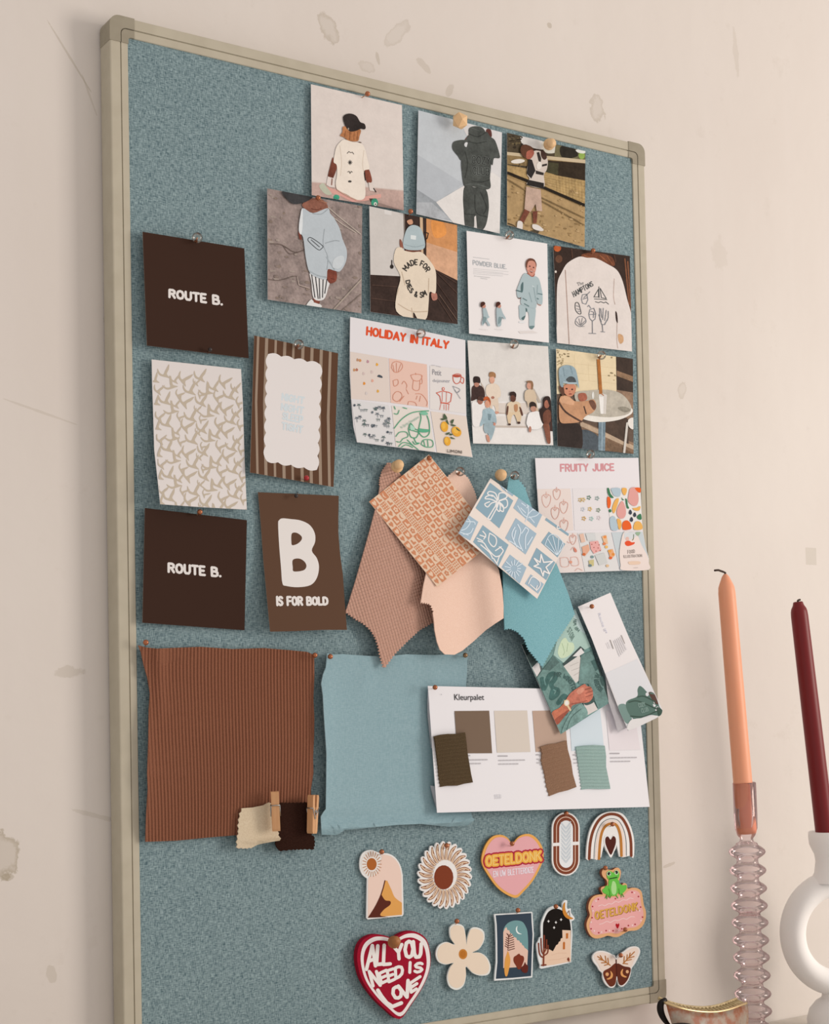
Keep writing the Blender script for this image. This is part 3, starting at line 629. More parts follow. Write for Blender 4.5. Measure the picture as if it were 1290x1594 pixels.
a = Art(p, 'printed_lettering', H3); K1, K2 = '#454746', '#77787c'
a.text('HAMPTONS', [(262, 450), (655, 230), (690, 315), (300, 545)], 15, K1); a.type('The', [(350, 260), (490, 225), (495, 290), (375, 330)], '#6d6a68')
a.lines([[(700, 545), (790, 390), (795, 545), (700, 545)], [(800, 340), (805, 560)], [(825, 370), (850, 560), (950, 580), (825, 370)], [(710, 585), (960, 600)], [(730, 640), (790, 660), (840, 640), (900, 665), (940, 645), (995, 690)]], 13, K1)
a.lines([[(470, 500), (560, 490), (580, 600), (540, 690), (470, 670), (450, 590), (470, 500)], [(500, 560), (620, 440)], [(480, 590), (570, 560)]], 13, K2)
a.line([(330, 670), (390, 670), (430, 800), (440, 880), (390, 880), (330, 800)], 13, K1, True, True); a.lines([[(345, 720), (400, 740)], [(355, 780), (410, 800)], [(375, 830), (420, 840)]], 10, K2)
a.line([(330, 1080), (350, 980), (430, 930), (520, 970), (545, 1040), (500, 1090), (420, 1140)], 11, K2, True, True); a.lines([[(430, 1120), (400, 980)], [(440, 1110), (470, 970)], [(450, 1100), (530, 1020)], [(410, 1110), (350, 1030)], [(410, 1140), (510, 1135)]], 9, K2)
a.lines([[(600, 890), (620, 980), (670, 1030), (725, 990), (740, 880), (700, 770), (620, 800), (600, 890)], [(670, 1030), (672, 1270)], [(600, 1275), (740, 1280)], [(575, 740), (600, 710), (640, 770)], [(605, 900), (735, 890)], [(640, 830), (700, 850), (690, 960)]], 12, K2)
a.lines([[(815, 770), (820, 980), (860, 1100), (920, 1100), (990, 960), (990, 830)], [(840, 780), (860, 960)], [(890, 770), (880, 1000)], [(950, 810), (920, 1020)], [(870, 1110), (880, 1230)], [(840, 1240), (920, 1250)], [(800, 900), (850, 1040)], [(980, 1000), (920, 1080)]], 12, K2); a.done()

p = photo('photo_print', F6, [(35, 45), (612, 88), (650, 798), (75, 785)], '#d6ccc3', 'photo of eight children sitting on white steps', curl=tilt(.002, .0015))
a = Art(p, 'printed_scene', H2)
a.poly([(75, 500), (600, 505), (1240, 530), (1240, 1130), (95, 1105)], '#dfd5cd'); a.poly([(420, 530), (900, 525), (910, 690), (430, 680)], '#d3c3b6'); a.poly([(430, 720), (1100, 720), (1100, 860), (440, 855)], '#d8cbc0'); a.poly([(400, 850), (900, 860), (900, 885), (400, 880)], '#bfaea0'); a.poly([(470, 668), (600, 672), (600, 684), (470, 680)], '#b9a393'); a.poly([(940, 280), (990, 340), (1080, 520), (1040, 530)], '#b5a596'); a.poly([(210, 220), (260, 300), (280, 400), (240, 330)], '#b9a595'); a.done()
def sitter(name, parts):
    a = Art(p, 'printed_child', H2)
    for kind, q, c in parts:
        (a.blob if kind == 'b' else a.poly)(q, c) if kind in 'bp' else a.ell(*q, c)
    a.done()
sitter('', [('b', [(80, 420), (85, 310), (130, 270), (200, 275), (255, 320), (275, 430), (240, 450), (160, 470), (85, 500), (72, 470)], '#3e2a26'), ('e', (155, 255, 38, 45), '#b27a66'), ('b', [(105, 200), (115, 155), (155, 145), (200, 165), (205, 240), (150, 235), (115, 240)], '#2c1f1c')])
sitter('', [('b', [(345, 440), (450, 440), (470, 640), (440, 690), (420, 600), (390, 560), (360, 640), (340, 560)], '#d6bfa9'), ('b', [(290, 300), (340, 255), (420, 250), (480, 300), (500, 420), (450, 460), (380, 470), (330, 450), (290, 400)], '#dcc7b2'), ('e', (385, 450, 25, 20), '#a86f5b'), ('e', (375, 195, 38, 55), '#d09a80'), ('b', [(330, 140), (340, 90), (385, 82), (425, 110), (425, 170), (400, 150), (350, 155)], '#9a6d49'), ('e', (445, 665, 28, 18), '#c98f78')])
sitter('', [('b', [(90, 520), (170, 520), (250, 520), (280, 570), (240, 640), (240, 820), (110, 860), (90, 650)], '#e2d8d1'), ('e', (205, 505, 40, 45), '#9b6553'), ('b', [(165, 480), (175, 440), (215, 430), (250, 460), (250, 500), (200, 490)], '#4a3129')])
sitter('', [('b', [(265, 820), (300, 800), (390, 810), (420, 870), (370, 1040), (330, 1070), (320, 970), (280, 960), (255, 900)], '#9aa9ac'), ('b', [(290, 990), (330, 1000), (345, 1080), (310, 1080)], '#c98f78'), ('b', [(240, 640), (290, 610), (350, 605), (410, 650), (440, 790), (410, 850), (390, 800), (270, 820), (220, 860), (200, 840), (235, 720)], '#9cadb1'), ('p', [(310, 680), (370, 690), (350, 780), (320, 770)], '#7a8c91'), ('e', (312, 540, 42, 55), '#cf9377'), ('b', [(250, 480), (270, 440), (320, 440), (355, 500), (350, 570), (335, 510), (290, 480), (262, 500)], '#b5562b'), ('e', (410, 830, 18, 24), '#c08470')])
sitter('', [('b', [(600, 660), (780, 650), (790, 760), (770, 800), (740, 800), (700, 700), (660, 720), (640, 820), (610, 820)], '#d3b795'), ('b', [(595, 540), (660, 505), (720, 505), (780, 540), (800, 660), (820, 700), (790, 700), (770, 640), (690, 665), (610, 660), (590, 690), (582, 650)], '#d5bda0'), ('b', [(590, 580), (612, 580), (600, 690), (580, 690)], '#5e3a2d'), ('b', [(765, 590), (790, 600), (820, 695), (795, 705)], '#5e3a2d'), ('b', [(690, 560), (740, 550), (740, 640), (700, 650)], '#b9855f'), ('e', (678, 460, 40, 55), '#5e382b'), ('b', [(625, 420), (635, 375), (690, 365), (722, 400), (715, 450), (690, 420), (650, 420)], '#2f1f1a'), ('e', (625, 835, 22, 14), '#4b2e25'), ('e', (760, 812, 22, 18), '#4b2e25')])
sitter('', [('b', [(865, 470), (1000, 480), (1020, 560), (1040, 640), (1000, 640), (960, 540), (910, 530), (900, 600), (880, 530)], '#c5ad93'), ('b', [(848, 370), (890, 335), (960, 335), (1000, 400), (1010, 480), (940, 500), (860, 500), (842, 450)], '#c9b196'), ('e', (908, 280, 36, 50), '#c79079'), ('b', [(862, 225), (900, 208), (950, 215), (968, 270), (955, 330), (935, 330), (930, 250), (890, 235)], '#8d6749')])
sitter('', [('b', [(900, 680), (960, 655), (1040, 650), (1100, 720), (1105, 840), (1040, 900), (920, 900), (880, 850), (870, 800)], '#e4dbd4'), ('e', (920, 905, 20, 45), '#b17a66'), ('e', (968, 610, 42, 45), '#b88570'), ('b', [(915, 590), (920, 525), (960, 510), (1005, 540), (1012, 600), (985, 575), (935, 580)], '#2d1f1b')])
sitter('', [('b', [(1105, 470), (1150, 432), (1205, 450), (1235, 600), (1245, 800), (1200, 830), (1100, 820), (1050, 640), (1100, 580)], '#2f1d18'), ('b', [(1110, 830), (1190, 830), (1215, 1060), (1200, 1115), (1165, 1090), (1130, 940)], '#7d4a37'), ('b', [(1110, 680), (1170, 620), (1215, 660), (1215, 790), (1170, 830), (1110, 800)], '#6e4130'), ('p', [(1200, 800), (1245, 790), (1245, 935), (1205, 930)], '#3c2620'), ('e', (1160, 545, 38, 60), '#9b604b'), ('b', [(1105, 560), (1110, 480), (1150, 440), (1205, 470), (1215, 600), (1195, 560), (1160, 480), (1125, 520)], '#2b1a16')])

p = photo('photo_print', F6, [(670, 105), (1220, 178), (1225, 860), (680, 803)], '#5d4a3d', 'photo of a child in blue cap at a round cafe table', curl=tilt(.001, .001))
a = Art(p, 'printed_scene')
a.poly([(665, 100), (1102, 160), (1105, 412), (670, 430)], '#dcc5a0'); a.lines([[(690, 200), (1100, 245)], [(690, 270), (1100, 305)], [(800, 150), (805, 280)], [(900, 210), (905, 330)], [(850, 330), (1100, 355)]], 2, '#cdb48d')
a.step = 4e-6
for i in range(34):
    x, y = random.choice([(random.uniform(675, 760), random.uniform(115, 160)), (random.uniform(1040, 1100), random.uniform(165, 340)), (random.uniform(680, 720), random.uniform(160, 230))])
    a.ell(x, y, random.uniform(4, 10), random.uniform(3, 7), random.choice(['#a08a68', '#8a7858', '#b39b76']))
a.step = 3.2e-5; a.up(); a.poly([(1100, 160), (1225, 175), (1225, 420), (1105, 410)], '#3a2b23'); a.poly([(1105, 262), (1225, 305), (1225, 345), (1105, 300)], '#8a6a50'); a.poly([(1105, 400), (1225, 420), (1225, 640), (1105, 560)], '#8c6e58')
a.poly([(840, 620), (1225, 780), (1225, 860), (840, 812)], '#8a6d56'); a.poly([(845, 625), (1225, 800), (1225, 830), (845, 660)], '#b59a80'); a.poly([(1020, 620), (1180, 600), (1190, 790), (1020, 700)], '#4a382d')
a.blob([(840, 700), (900, 690), (975, 740), (970, 832), (840, 815)], '#4a5156'); a.poly([(974, 625), (1024, 625), (1020, 842), (972, 836)], '#788890'); a.line([(1000, 630), (998, 838)], 10, '#92a0a6')
a.blob([(830, 590), (900, 560), (1000, 575), (1120, 570), (1205, 530), (1212, 570), (1120, 615), (980, 632), (880, 615)], '#e0d5c8'); a.blob([(800, 430), (900, 405), (1040, 400), (1140, 430), (1205, 510), (1190, 570), (1080, 595), (960, 590), (860, 560)], '#b3a796'); a.blob([(1110, 530), (1160, 520), (1205, 545), (1160, 562)], '#8e8474')
a.poly([(962, 180), (985, 180), (1002, 425), (978, 430)], '#a5652f'); a.poly([(976, 440), (1032, 440), (1026, 572), (988, 572)], '#e3dad1'); a.ell(1004, 440, 30, 10, '#cfc5bb'); a.poly([(1012, 445), (1030, 445), (1025, 570), (1010, 572)], '#cdc1b6'); a.ell(934, 440, 8, 26, '#d9d2c8'); a.line([(990, 425), (1010, 440)], 6, '#a5653a')
a.lines([[(1180, 640), (1170, 740), (1158, 850)]], 16, '#c9beb2'); a.blob([(1185, 620), (1210, 600), (1226, 610), (1226, 680), (1195, 668)], '#ddd2c6'); a.done()
a = Art(p, 'printed_child')
a.blob([(690, 640), (760, 640), (840, 650), (860, 740), (840, 830), (682, 805), (682, 700)], '#2c211d'); a.blob([(830, 430), (880, 425), (890, 470), (840, 480)], '#a8604a')
a.blob([(700, 450), (760, 445), (800, 480), (880, 480), (940, 470), (958, 520), (935, 560), (880, 590), (845, 628), (760, 640), (700, 630), (690, 540)], '#bd8a66'); a.blob([(700, 460), (745, 445), (798, 480), (790, 510), (740, 500), (705, 490)], '#cf9c78'); a.line([(690, 490), (740, 560), (850, 628)], 13, '#4e362b', True); a.line([(870, 520), (885, 570)], 8, '#3f2c25'); a.blob([(905, 485), (935, 475), (958, 515), (940, 545)], '#6b4636')
a.blob([(720, 380), (760, 355), (810, 370), (805, 420), (775, 448), (735, 430)], '#c07f62'); a.ell(745, 392, 8, 6, '#3c241d'); a.ell(785, 397, 7, 6, '#3c241d'); a.ell(772, 430, 12, 5, '#8a4638'); a.ell(768, 412, 7, 7, '#a96a52'); a.blob([(690, 380), (718, 370), (730, 430), (712, 440)], '#5b3a2c')
a.blob([(690, 300), (695, 245), (745, 222), (800, 240), (822, 300), (835, 390), (815, 355), (770, 340), (725, 350), (720, 380), (700, 370)], '#8d9da2'); a.blob([(740, 330), (765, 305), (800, 312), (812, 350), (770, 345)], '#4b4f50'); a.line([(725, 345), (765, 352), (812, 352)], 13, '#a5b2b5', True); a.lines([[(720, 240), (730, 300)], [(770, 230), (790, 290)]], 4, '#788a90'); a.done()
# ------------------------------------------------------------------ cards
CARD = 'printed cards pinned to the board'
def card(name, fr, quad, col, label, cat='card', d=.0015, curl=None, n=(1, 1), outline=None, thick=.0005, side='#d8cec6', group=CARD, rough=.55):
    return Sheet(name, fr, quad, M(col, rough, .05), label, cat, group, outline=outline, d=d, curl=curl, n=n, thick=thick, side=side)
bend = lambda l=0, b=0, bl=0, r=0: (lambda s, t: l * (1 - s) ** 2 + r * s * s + b * t * t + bl * t * t * (1 - s))

p = card('wordmark_card', F7, [(78, 38), (638, 130), (662, 735), (102, 665)], '#3b261d', 'dark brown card with two small cream words above the swallow sheet', curl=bend(.005, .001), n=(8, 4), side='#8a7568')
Art(p, 'printed_lettering', label='small cream lettering').text('ROUTE B.', [(226, 358), (512, 395), (514, 440), (226, 398)], 13.5, '#dfd3ca').done()
p = card('wordmark_card', G2, [(92, 110), (660, 178), (647, 792), (78, 750)], '#39241b', 'dark brown card with two small cream words below the swallow sheet', curl=bend(.004, .001), n=(8, 4), side='#8a7568')
Art(p, 'printed_lettering', label='small cream lettering').text('ROUTE B.', [(224, 420), (510, 446), (512, 492), (224, 466)], 14, '#dfd3ca').done()

p = card('pattern_sheet', F7, [(128, 742), (620, 795), (652, 1570), (175, 1540)], '#d9ccc4', 'pale sheet printed all over with beige swallows', 'card', curl=bend(.003, .004, .010), n=(8, 14), outline=[(128, 742), (620, 795), (630, 980), (640, 1300), (652, 1570), (400, 1556), (175, 1540), (158, 1380), (142, 1240), (135, 1000), (130, 860)])
a = Art(p, 'printed_swallows')
a.s.clip = [p.q[0], p.q[1], p.q[2], p.q[3]]
BIRD = [(-.55, -.1), (-.3, .22), (0, .3), (.1, -.05), (.32, -.62), (.38, -.2), (.28, .22), (.62, .5), (.3, .5), (.02, .48), (-.3, .42), (-.52, .15)]
for row in range(12):
    for k, (x, yo, rot, s) in enumerate(((150, 30, 10, .8), (205, 0, -15, 1), (265, 35, 30, .7), (320, 10, 20, 1.05), (385, 40, 40, .6), (405, 0, -5, 1), (480, 40, 25, .9), (540, 20, 20, 1), (600, 50, 35, .8))):
        x += (14 if row % 2 else -10) + row * 3; y = 800 + row * 68 + yo + (x - 140) * .09 + (12 if (k + row) % 3 == 0 else 0)
        rr = math.radians(rot + (25 if (row + k) % 2 else -8)); c_, s_ = math.cos(rr), math.sin(rr); S = 66 * s
        a.poly([(x + S * (c_ * u - s_ * v), y + S * (s_ * u + c_ * v)) for u, v in crom(BIRD, True, 3)], '#bba994'); a.L -= a.step
a.done()

p = card('greeting_card', F7, [(693, 610), (1155, 708), (1130, 1445), (670, 1365)], '#5a3d2c', 'striped brown card with white scalloped panel saying NIGHT NIGHT SLEEP TIGHT', curl=bend(.002, .003, .002), n=(5, 8), side='#b9a595')
a = Art(p, 'printed_stripes')
for x, w in ((715, 13), (762, 17), (812, 13), (862, 17), (910, 13), (962, 17), (1012, 17), (1063, 17), (1112, 15)):
    y0 = 600 + (x - 693) * .21; a.line([(x, y0), (x - 12, y0 + 370), (x - 4, y0 + 790)], w, '#97806d'); a.L -= a.step
a.done()
a = Art(p, 'printed_panel', label='white scalloped panel with pale blue words', base=2.2e-4)
pts = []
def scal(a0, a1, n, out, bulge=11):
    for i in range(n):
        for k in range(6):
            t = (i + k / 6) / n; b_ = math.sin(PI * k / 6) * bulge
            pts.append((a0[0] + (a1[0] - a0[0]) * t + out[0] * b_, a0[1] + (a1[1] - a0[1]) * t + out[1] * b_))
scal((770, 712), (1055, 770), 4, (.2, -1)); scal((1058, 772), (1038, 1345), 8, (1, .1)); scal((1038, 1350), (752, 1295), 4, (-.2, 1)); scal((754, 1290), (768, 716), 8, (-1, -.1))
a.poly(pts, '#ddd1ca')
for tx, y, x0, x1 in (('NIGHT', 930, 848, 968), ('NIGHT', 985, 845, 965), ('SLEEP', 1035, 852, 960), ('TIGHT', 1090, 848, 960)):
    a.text(tx, [(x0, y), (x1, y + 22), (x1 - 4, y + 56), (x0 - 2, y + 34)], 9.5, '#cdd0cf')
a.done()

p = card('lettered_card', G2, [(722, 22), (1172, 42), (1218, 790), (790, 798)], '#5b4030', 'brown card with a large white letter B, IS FOR BOLD', curl=lambda s, t: .010 * t ** 1.6 + .004 * (1 - s) * t - .002 * math.sin(PI * t), n=(4, 14), outline=[(722, 22), (1172, 42), (1170, 150), (1170, 250), (1180, 370), (1195, 480), (1206, 640), (1218, 790), (1080, 790), (930, 797), (790, 800), (770, 590), (752, 400), (738, 200)], side='#a08a78')
a = Art(p, 'printed_lettering', label='white letter B and caption')
a.blob([(840, 178), (858, 168), (905, 172), (960, 180), (1010, 205), (1038, 250), (1040, 300), (1022, 348), (1050, 390), (1062, 440), (1050, 500), (1015, 540), (945, 552), (880, 545), (858, 530), (850, 440), (840, 320), (834, 200)], '#dfd3ca')
a.blob([(910, 254), (935, 248), (962, 265), (966, 285), (945, 308), (914, 318), (908, 300)], '#5b4030'); a.blob([(916, 400), (950, 392), (980, 408), (992, 435), (975, 458), (922, 464), (916, 440)], '#5b4030')
a.text('IS FOR BOLD', [(828, 606), (1108, 610), (1110, 648), (830, 652)], 13, '#dfd3ca'); a.done()

# ------------------------------------------------------------------ mood sheets
p = card('mood_sheet', F5, [(88, 78), (1138, 290), (1205, 1360), (150, 1222)], '#ddd3d0', 'white HOLIDAY IN ITALY sheet with six small pattern panels', 'sheet', d=.0012, curl=lambda s, t: .001 + .010 * t ** 2.2, n=(2, 12), outline=[(88, 78), (600, 175), (1138, 290), (1142, 700), (1148, 980), (1172, 1180), (1205, 1360), (800, 1305), (150, 1222), (118, 1080), (98, 860), (84, 600), (84, 350)], group='mood sheets with small panels')
p.clip = [p.q[0], p.q[1], (p.q[2][0] + 1, p.q[2][1]), p.q[3]]; p.clip = None
a = Art(p, 'printed_lettering', label='orange red title')
a.text('HOLIDAY IN ITALY', [(244, 172), (985, 305), (978, 365), (240, 240)], 19, '#d9532f'); a.done()
a = Art(p, 'printed_panels')
a.poly([(88, 395), (432, 452), (455, 860), (96, 825)], '#d8c5b8'); a.poly([(440, 455), (788, 512), (800, 905), (458, 862)], '#dfb8a6'); a.poly([(815, 520), (1138, 560), (1144, 960), (815, 920)], '#dcd0c8')
a.poly([(98, 833), (440, 885), (500, 1258), (150, 1222)], '#d5cdc8'); a.poly([(465, 888), (808, 932), (860, 1308), (505, 1262)], '#dccfc2'); a.poly([(822, 938), (1146, 985), (1200, 1356), (880, 1314)], '#dcc9ba')
for x, y, c in ((155, 470, '#b98a6a'), (178, 475, '#c98a58'), (248, 485, '#b98a90'), (332, 512, '#e0a03f'), (125, 562, '#c0895f'), (148, 560, '#b06f5a'), (215, 685, '#d98a3a'), (290, 660, '#d9a08a'), (340, 755, '#d9a04a'), (210, 595, '#cdb5ac'), (285, 580, '#cdb5ac'), (235, 775, '#cfc0b8')):
    a.blob([(x - 9, y + 10), (x - 4, y - 14), (x + 12, y - 2), (x + 6, y + 12)], c); a.L -= a.step
a.blob([(335, 622), (350, 606), (378, 618), (382, 634), (355, 630)], '#4a4f55')
O1 = '#cf8a70'
def outl(many, w, c, smooth=True): a.lines(many, w, c, smooth)
outl([[(465, 540), (475, 500), (510, 485), (555, 500), (565, 540), (530, 580), (490, 580), (465, 540)], [(490, 575), (480, 520)], [(510, 580), (510, 500)], [(525, 578), (550, 510)]], 5, O1)
outl([[(640, 610), (690, 600), (745, 615), (720, 660), (665, 655), (640, 610)], [(665, 660), (660, 735), (715, 745), (725, 660)], [(685, 590), (688, 605)], [(740, 620), (745, 680), (720, 690)]], 5, O1)
outl([[(480, 660), (520, 650), (525, 690), (490, 710), (480, 660)], [(560, 690), (580, 665), (605, 700), (600, 730)], [(480, 790), (510, 760), (550, 770), (560, 810), (520, 850), (480, 830), (480, 790)], [(580, 800), (540, 850)], [(685, 780), (740, 785), (790, 850), (785, 890)], [(700, 800), (690, 830)], [(730, 800), (720, 850)], [(615, 880), (625, 850), (680, 860), (695, 890)], [(600, 740), (620, 780)]], 5, O1)
a.type('Petit', [(838, 555), (920, 565), (920, 615), (838, 605)], '#8f8a8c'); a.type('dejeuner', [(840, 645), (1000, 645), (1000, 690), (842, 680)], '#a5a0a2')
a.lines([[(832, 520), (860, 520)], [(872, 525), (915, 535)]], 4, '#b5adaa')
OR = '#cf5a42'
outl([[(1025, 610), (1065, 598), (1100, 612), (1090, 670), (1055, 688), (1030, 660), (1025, 610)], [(1098, 625), (1125, 640), (1118, 685), (1095, 670)]], 6, OR); a.ell(1062, 618, 34, 12, '#b04a38')
outl([[(875, 772), (930, 755), (985, 765), (1015, 780), (1005, 850), (980, 865), (918, 860), (905, 800), (875, 772)]], 6, OR, False); outl([[(918, 865), (905, 925)], [(990, 870), (985, 930)], [(912, 862), (995, 875)], [(945, 880), (945, 925)], [(965, 880), (965, 930)], [(930, 765), (928, 850)], [(968, 765), (965, 855)]], 4, OR, False); a.ell(938, 735, 12, 15, OR); a.ell(938, 735, 6, 9, '#dcd0c8')
outl([[(1025, 710), (1090, 740), (1060, 770), (1025, 710)], [(1045, 745), (1095, 825)], [(1062, 770), (1090, 750)]], 4, '#8c8a8d')
random.seed(3)
for i in range(44):
    x, y = random.uniform(.05, .95), random.uniform(.06, .94)
    X = 98 + x * 342 + y * 55; Y = 838 + x * 45 + y * 382
    c = random.choice(['#4f545b', '#6a6f73', '#5d6a66', '#7c7f80'])
    t = random.random()
    if t < .45:
        h = random.uniform(30, 60); a._line([(X, Y), (X + 4, Y + h * .6)], 4, c); a._line([(X - 16, Y + 4), (X, Y - 6), (X + 16, Y + 4)], 6, c); a._line([(X - 10, Y - 12), (X, Y - 4), (X + 10, Y - 12)], 5, c)
    elif t < .75: a._line([(X - 16, Y), (X + 16, Y + 3)], 5, c); a._line([(X - 10, Y), (X - 8, Y + 20)], 4, c); a._line([(X + 8, Y), (X + 9, Y + 20)], 4, c)
    else: a._add(ellp(X, Y, 10, 12, 20, 8), c)
a.up()
GR = '#4f9a72'
outl([[(490, 1095), (560, 1010), (660, 950), (805, 935)], [(725, 955), (735, 1000), (718, 1080), (715, 1130), (760, 1175), (810, 1140), (808, 1040), (790, 980)], [(720, 1100), (808, 1110)], [(620, 1100), (640, 1050), (680, 1100), (715, 1120), (690, 1180), (640, 1170), (620, 1100)], [(625, 1105), (712, 1130)], [(670, 1180), (690, 1225), (720, 1230), (680, 1240), (660, 1215)]], 8, GR)
outl([[(505, 1170), (540, 1130), (600, 1130), (615, 1170), (570, 1190), (545, 1220), (510, 1215)], [(735, 1240), (760, 1200), (835, 1205), (840, 1260), (780, 1265), (735, 1240)], [(530, 1262), (570, 1225), (640, 1240), (710, 1290)], [(555, 1268), (600, 1245), (660, 1270)], [(610, 1200), (660, 1250)], [(490, 960), (520, 965), (535, 930)], [(490, 895), (500, 920)], [(570, 905), (605, 915)], [(760, 1210), (770, 1255)], [(795, 1205), (800, 1260)]], 7, GR); a.blob([(722, 955), (770, 940), (800, 965), (760, 975)], '#7fb596'); a.blob([(715, 1100), (800, 1108), (795, 1130), (730, 1130)], '#5fa37f'); a.blob([(640, 1060), (680, 1100), (640, 1110)], '#a9cbb4')
a.type('le Spritz Veneziano', [(545, 1075), (715, 975), (725, 1005), (560, 1105)], '#86ab95')
for x, y, rx, ry, r in ((948, 1080, 34, 48, -8), (1058, 1125, 40, 50, -40), (975, 1212, 30, 42, -10)):
    a.ell(x, y, rx, ry, '#dfa03a', r); a.ell(x - 8, y - 8, rx * .5, ry * .6, '#e6b04c', r)
for q in ([(945, 960), (975, 1005), (940, 1010)], [(915, 1005), (960, 1010), (930, 1022)], [(970, 1010), (990, 1062), (965, 1040)], [(1005, 1030), (1035, 1012), (1020, 1055)], [(1008, 1055), (1055, 1070), (1020, 1075)], [(1055, 1088), (1095, 1122), (1062, 1108)], [(960, 1142), (1000, 1130), (975, 1155)], [(995, 1140), (1025, 1152), (1000, 1160)], [(1005, 1172), (1048, 1192), (1010, 1188)]): a.blob(q, '#4d5a42'); a.L -= a.step
a.up(); a.text('LIMONI', [(975, 1288), (1105, 1300), (1106, 1324), (977, 1312)], 5, '#5c5148'); a.line([(1000, 1335), (1095, 1345)], 5, '#8a7d72'); a.done()

p = card('mood_sheet', F8, [(78, 80), (1065, 78), (1165, 1150), (150, 1185)], '#e0d5d2', 'white FRUITY JUICE sheet of six panels beside the right frame', 'sheet', d=.0010, curl=lambda s, t: .0004 + .005 * t ** 1.5 + .003 * s * t, n=(6, 12), outline=[(78, 80), (1065, 78), (1075, 280), (1092, 600), (1110, 790), (1135, 930), (1165, 1040), (1165, 1150), (700, 1165), (150, 1185), (128, 800), (105, 520)], group='mood sheets with small panels')
p.clip = None
Art(p, 'printed_lettering', label='pink title').text('FRUITY JUICE', [(322, 142), (828, 136), (830, 198), (324, 206)], 15, '#cf8f90').done()
a = Art(p, 'printed_panels')
a.poly([(98, 378), (415, 372), (445, 772), (130, 780)], '#e0cdc2'); a.poly([(435, 372), (760, 370), (795, 765), (455, 770)], '#ded3cf'); a.poly([(765, 370), (1085, 366), (1104, 762), (800, 766)], '#e2d8d0')
a.poly([(130, 800), (475, 795), (550, 1168), (150, 1182)], '#e0cfc6'); a.poly([(482, 797), (800, 792), (880, 1158), (555, 1168)], '#d8d0ca'); a.poly([(808, 790), (1105, 785), (1135, 930), (1160, 1030), (1162, 1148), (890, 1158)], '#c2c5c4')
PK = '#dba492'
for x, y, s in ((185, 480, 1.1), (285, 420, .9), (352, 545, 1), (270, 600, 1), (355, 720, 1), (440, 855, .8)):
    a.line([(x - 35 * s, y - 30 * s), (x, y - 50 * s), (x + 38 * s, y - 30 * s), (x + 30 * s, y + 30 * s), (x, y + 65 * s), (x - 30 * s, y + 30 * s)], 5, PK, True, True); a.lines([[(x - 20 * s, y - 40 * s), (x, y - 15 * s), (x + 20 * s, y - 42 * s)], [(x, y - 70 * s), (x, y - 30 * s)]], 4, PK)
for x, y, c in ((510, 480, '#c9a66b'), (540, 478, '#cfae70'), (593, 458, '#5f7f6a'), (672, 465, '#8a9c93'), (537, 570, '#c5c4c6'), (603, 568, '#d2ab5f'), (683, 578, '#7f8c72'), (545, 658, '#c89a4f'), (617, 660, '#a2bdb0'), (690, 652, '#d8c6c2')):
    for k in range(5): a._add(ellp(x + 14 * math.cos(k * 1.3), y + 15 * math.sin(k * 1.3), 8, 6, k * 60, 8), c)
a.up()
R_, P_, Y_, GN, BL, NV = '#e0602a', '#d99a90', '#e3a858', '#3f7350', '#aebabf', '#3c3f49'
for q, c in (([(768, 370), (785, 370), (800, 420), (830, 458), (800, 458), (775, 420)], GN), ([(808, 370), (892, 370), (888, 445), (835, 440), (812, 400)], BL), ([(910, 368), (950, 368), (955, 400), (935, 438), (912, 410)], Y_), ([(990, 368), (1045, 366), (1068, 470), (1050, 530), (1010, 535), (968, 490), (975, 410)], P_), ([(1030, 366), (1085, 366), (1085, 410), (1055, 400)], R_),
             ([(768, 455), (795, 460), (803, 510), (790, 558), (770, 545)], R_), ([(880, 470), (845, 480), (815, 560), (830, 610), (855, 560)], Y_), ([(908, 490), (935, 530), (948, 600), (930, 650), (890, 658), (860, 620), (865, 560)], P_), ([(942, 470), (958, 480), (965, 530), (978, 560), (955, 555)], GN), ([(1010, 560), (1050, 555), (1085, 540), (1075, 580), (1035, 582)], Y_), ([(1052, 640), (1085, 612), (1096, 640), (1094, 668), (1065, 665)], GN), ([(792, 660), (840, 640), (870, 762), (806, 764)], BL), ([(862, 662), (895, 672), (905, 720), (890, 765), (872, 740)], Y_),
             ([(915, 700), (950, 675), (985, 695), (1000, 750), (970, 765), (918, 762)], R_), ([(1030, 700), (1062, 683), (1095, 705), (1102, 760), (1022, 762)], Y_), ([(782, 580), (800, 568), (808, 590), (792, 600)], GN), ([(905, 452), (915, 470), (930, 480), (912, 482)], GN), ([(988, 572), (1005, 600), (992, 622), (974, 605)], NV), ([(1032, 598), (1046, 628), (1030, 645), (1016, 625)], NV), ([(1000, 642), (1016, 670), (1002, 690), (984, 675)], NV)):
    a.blob(q, c, 3); a.L -= a.step
a.up()
outl([[(420, 960), (450, 930), (480, 970)], [(320, 1035), (390, 1035), (400, 1110), (330, 1115), (320, 1035)], [(420, 1030), (480, 1030), (495, 1100), (430, 1105), (420, 1030)], [(360, 850), (400, 890), (440, 880)], [(460, 1160), (490, 1135), (530, 1155)]], 4, PK); a.blob([(447, 940), (470, 950), (476, 978), (455, 975)], '#cf7f6a'); a.blob([(405, 1065), (430, 1065), (430, 1085), (412, 1085)], '#d8957c')
random.seed(5)
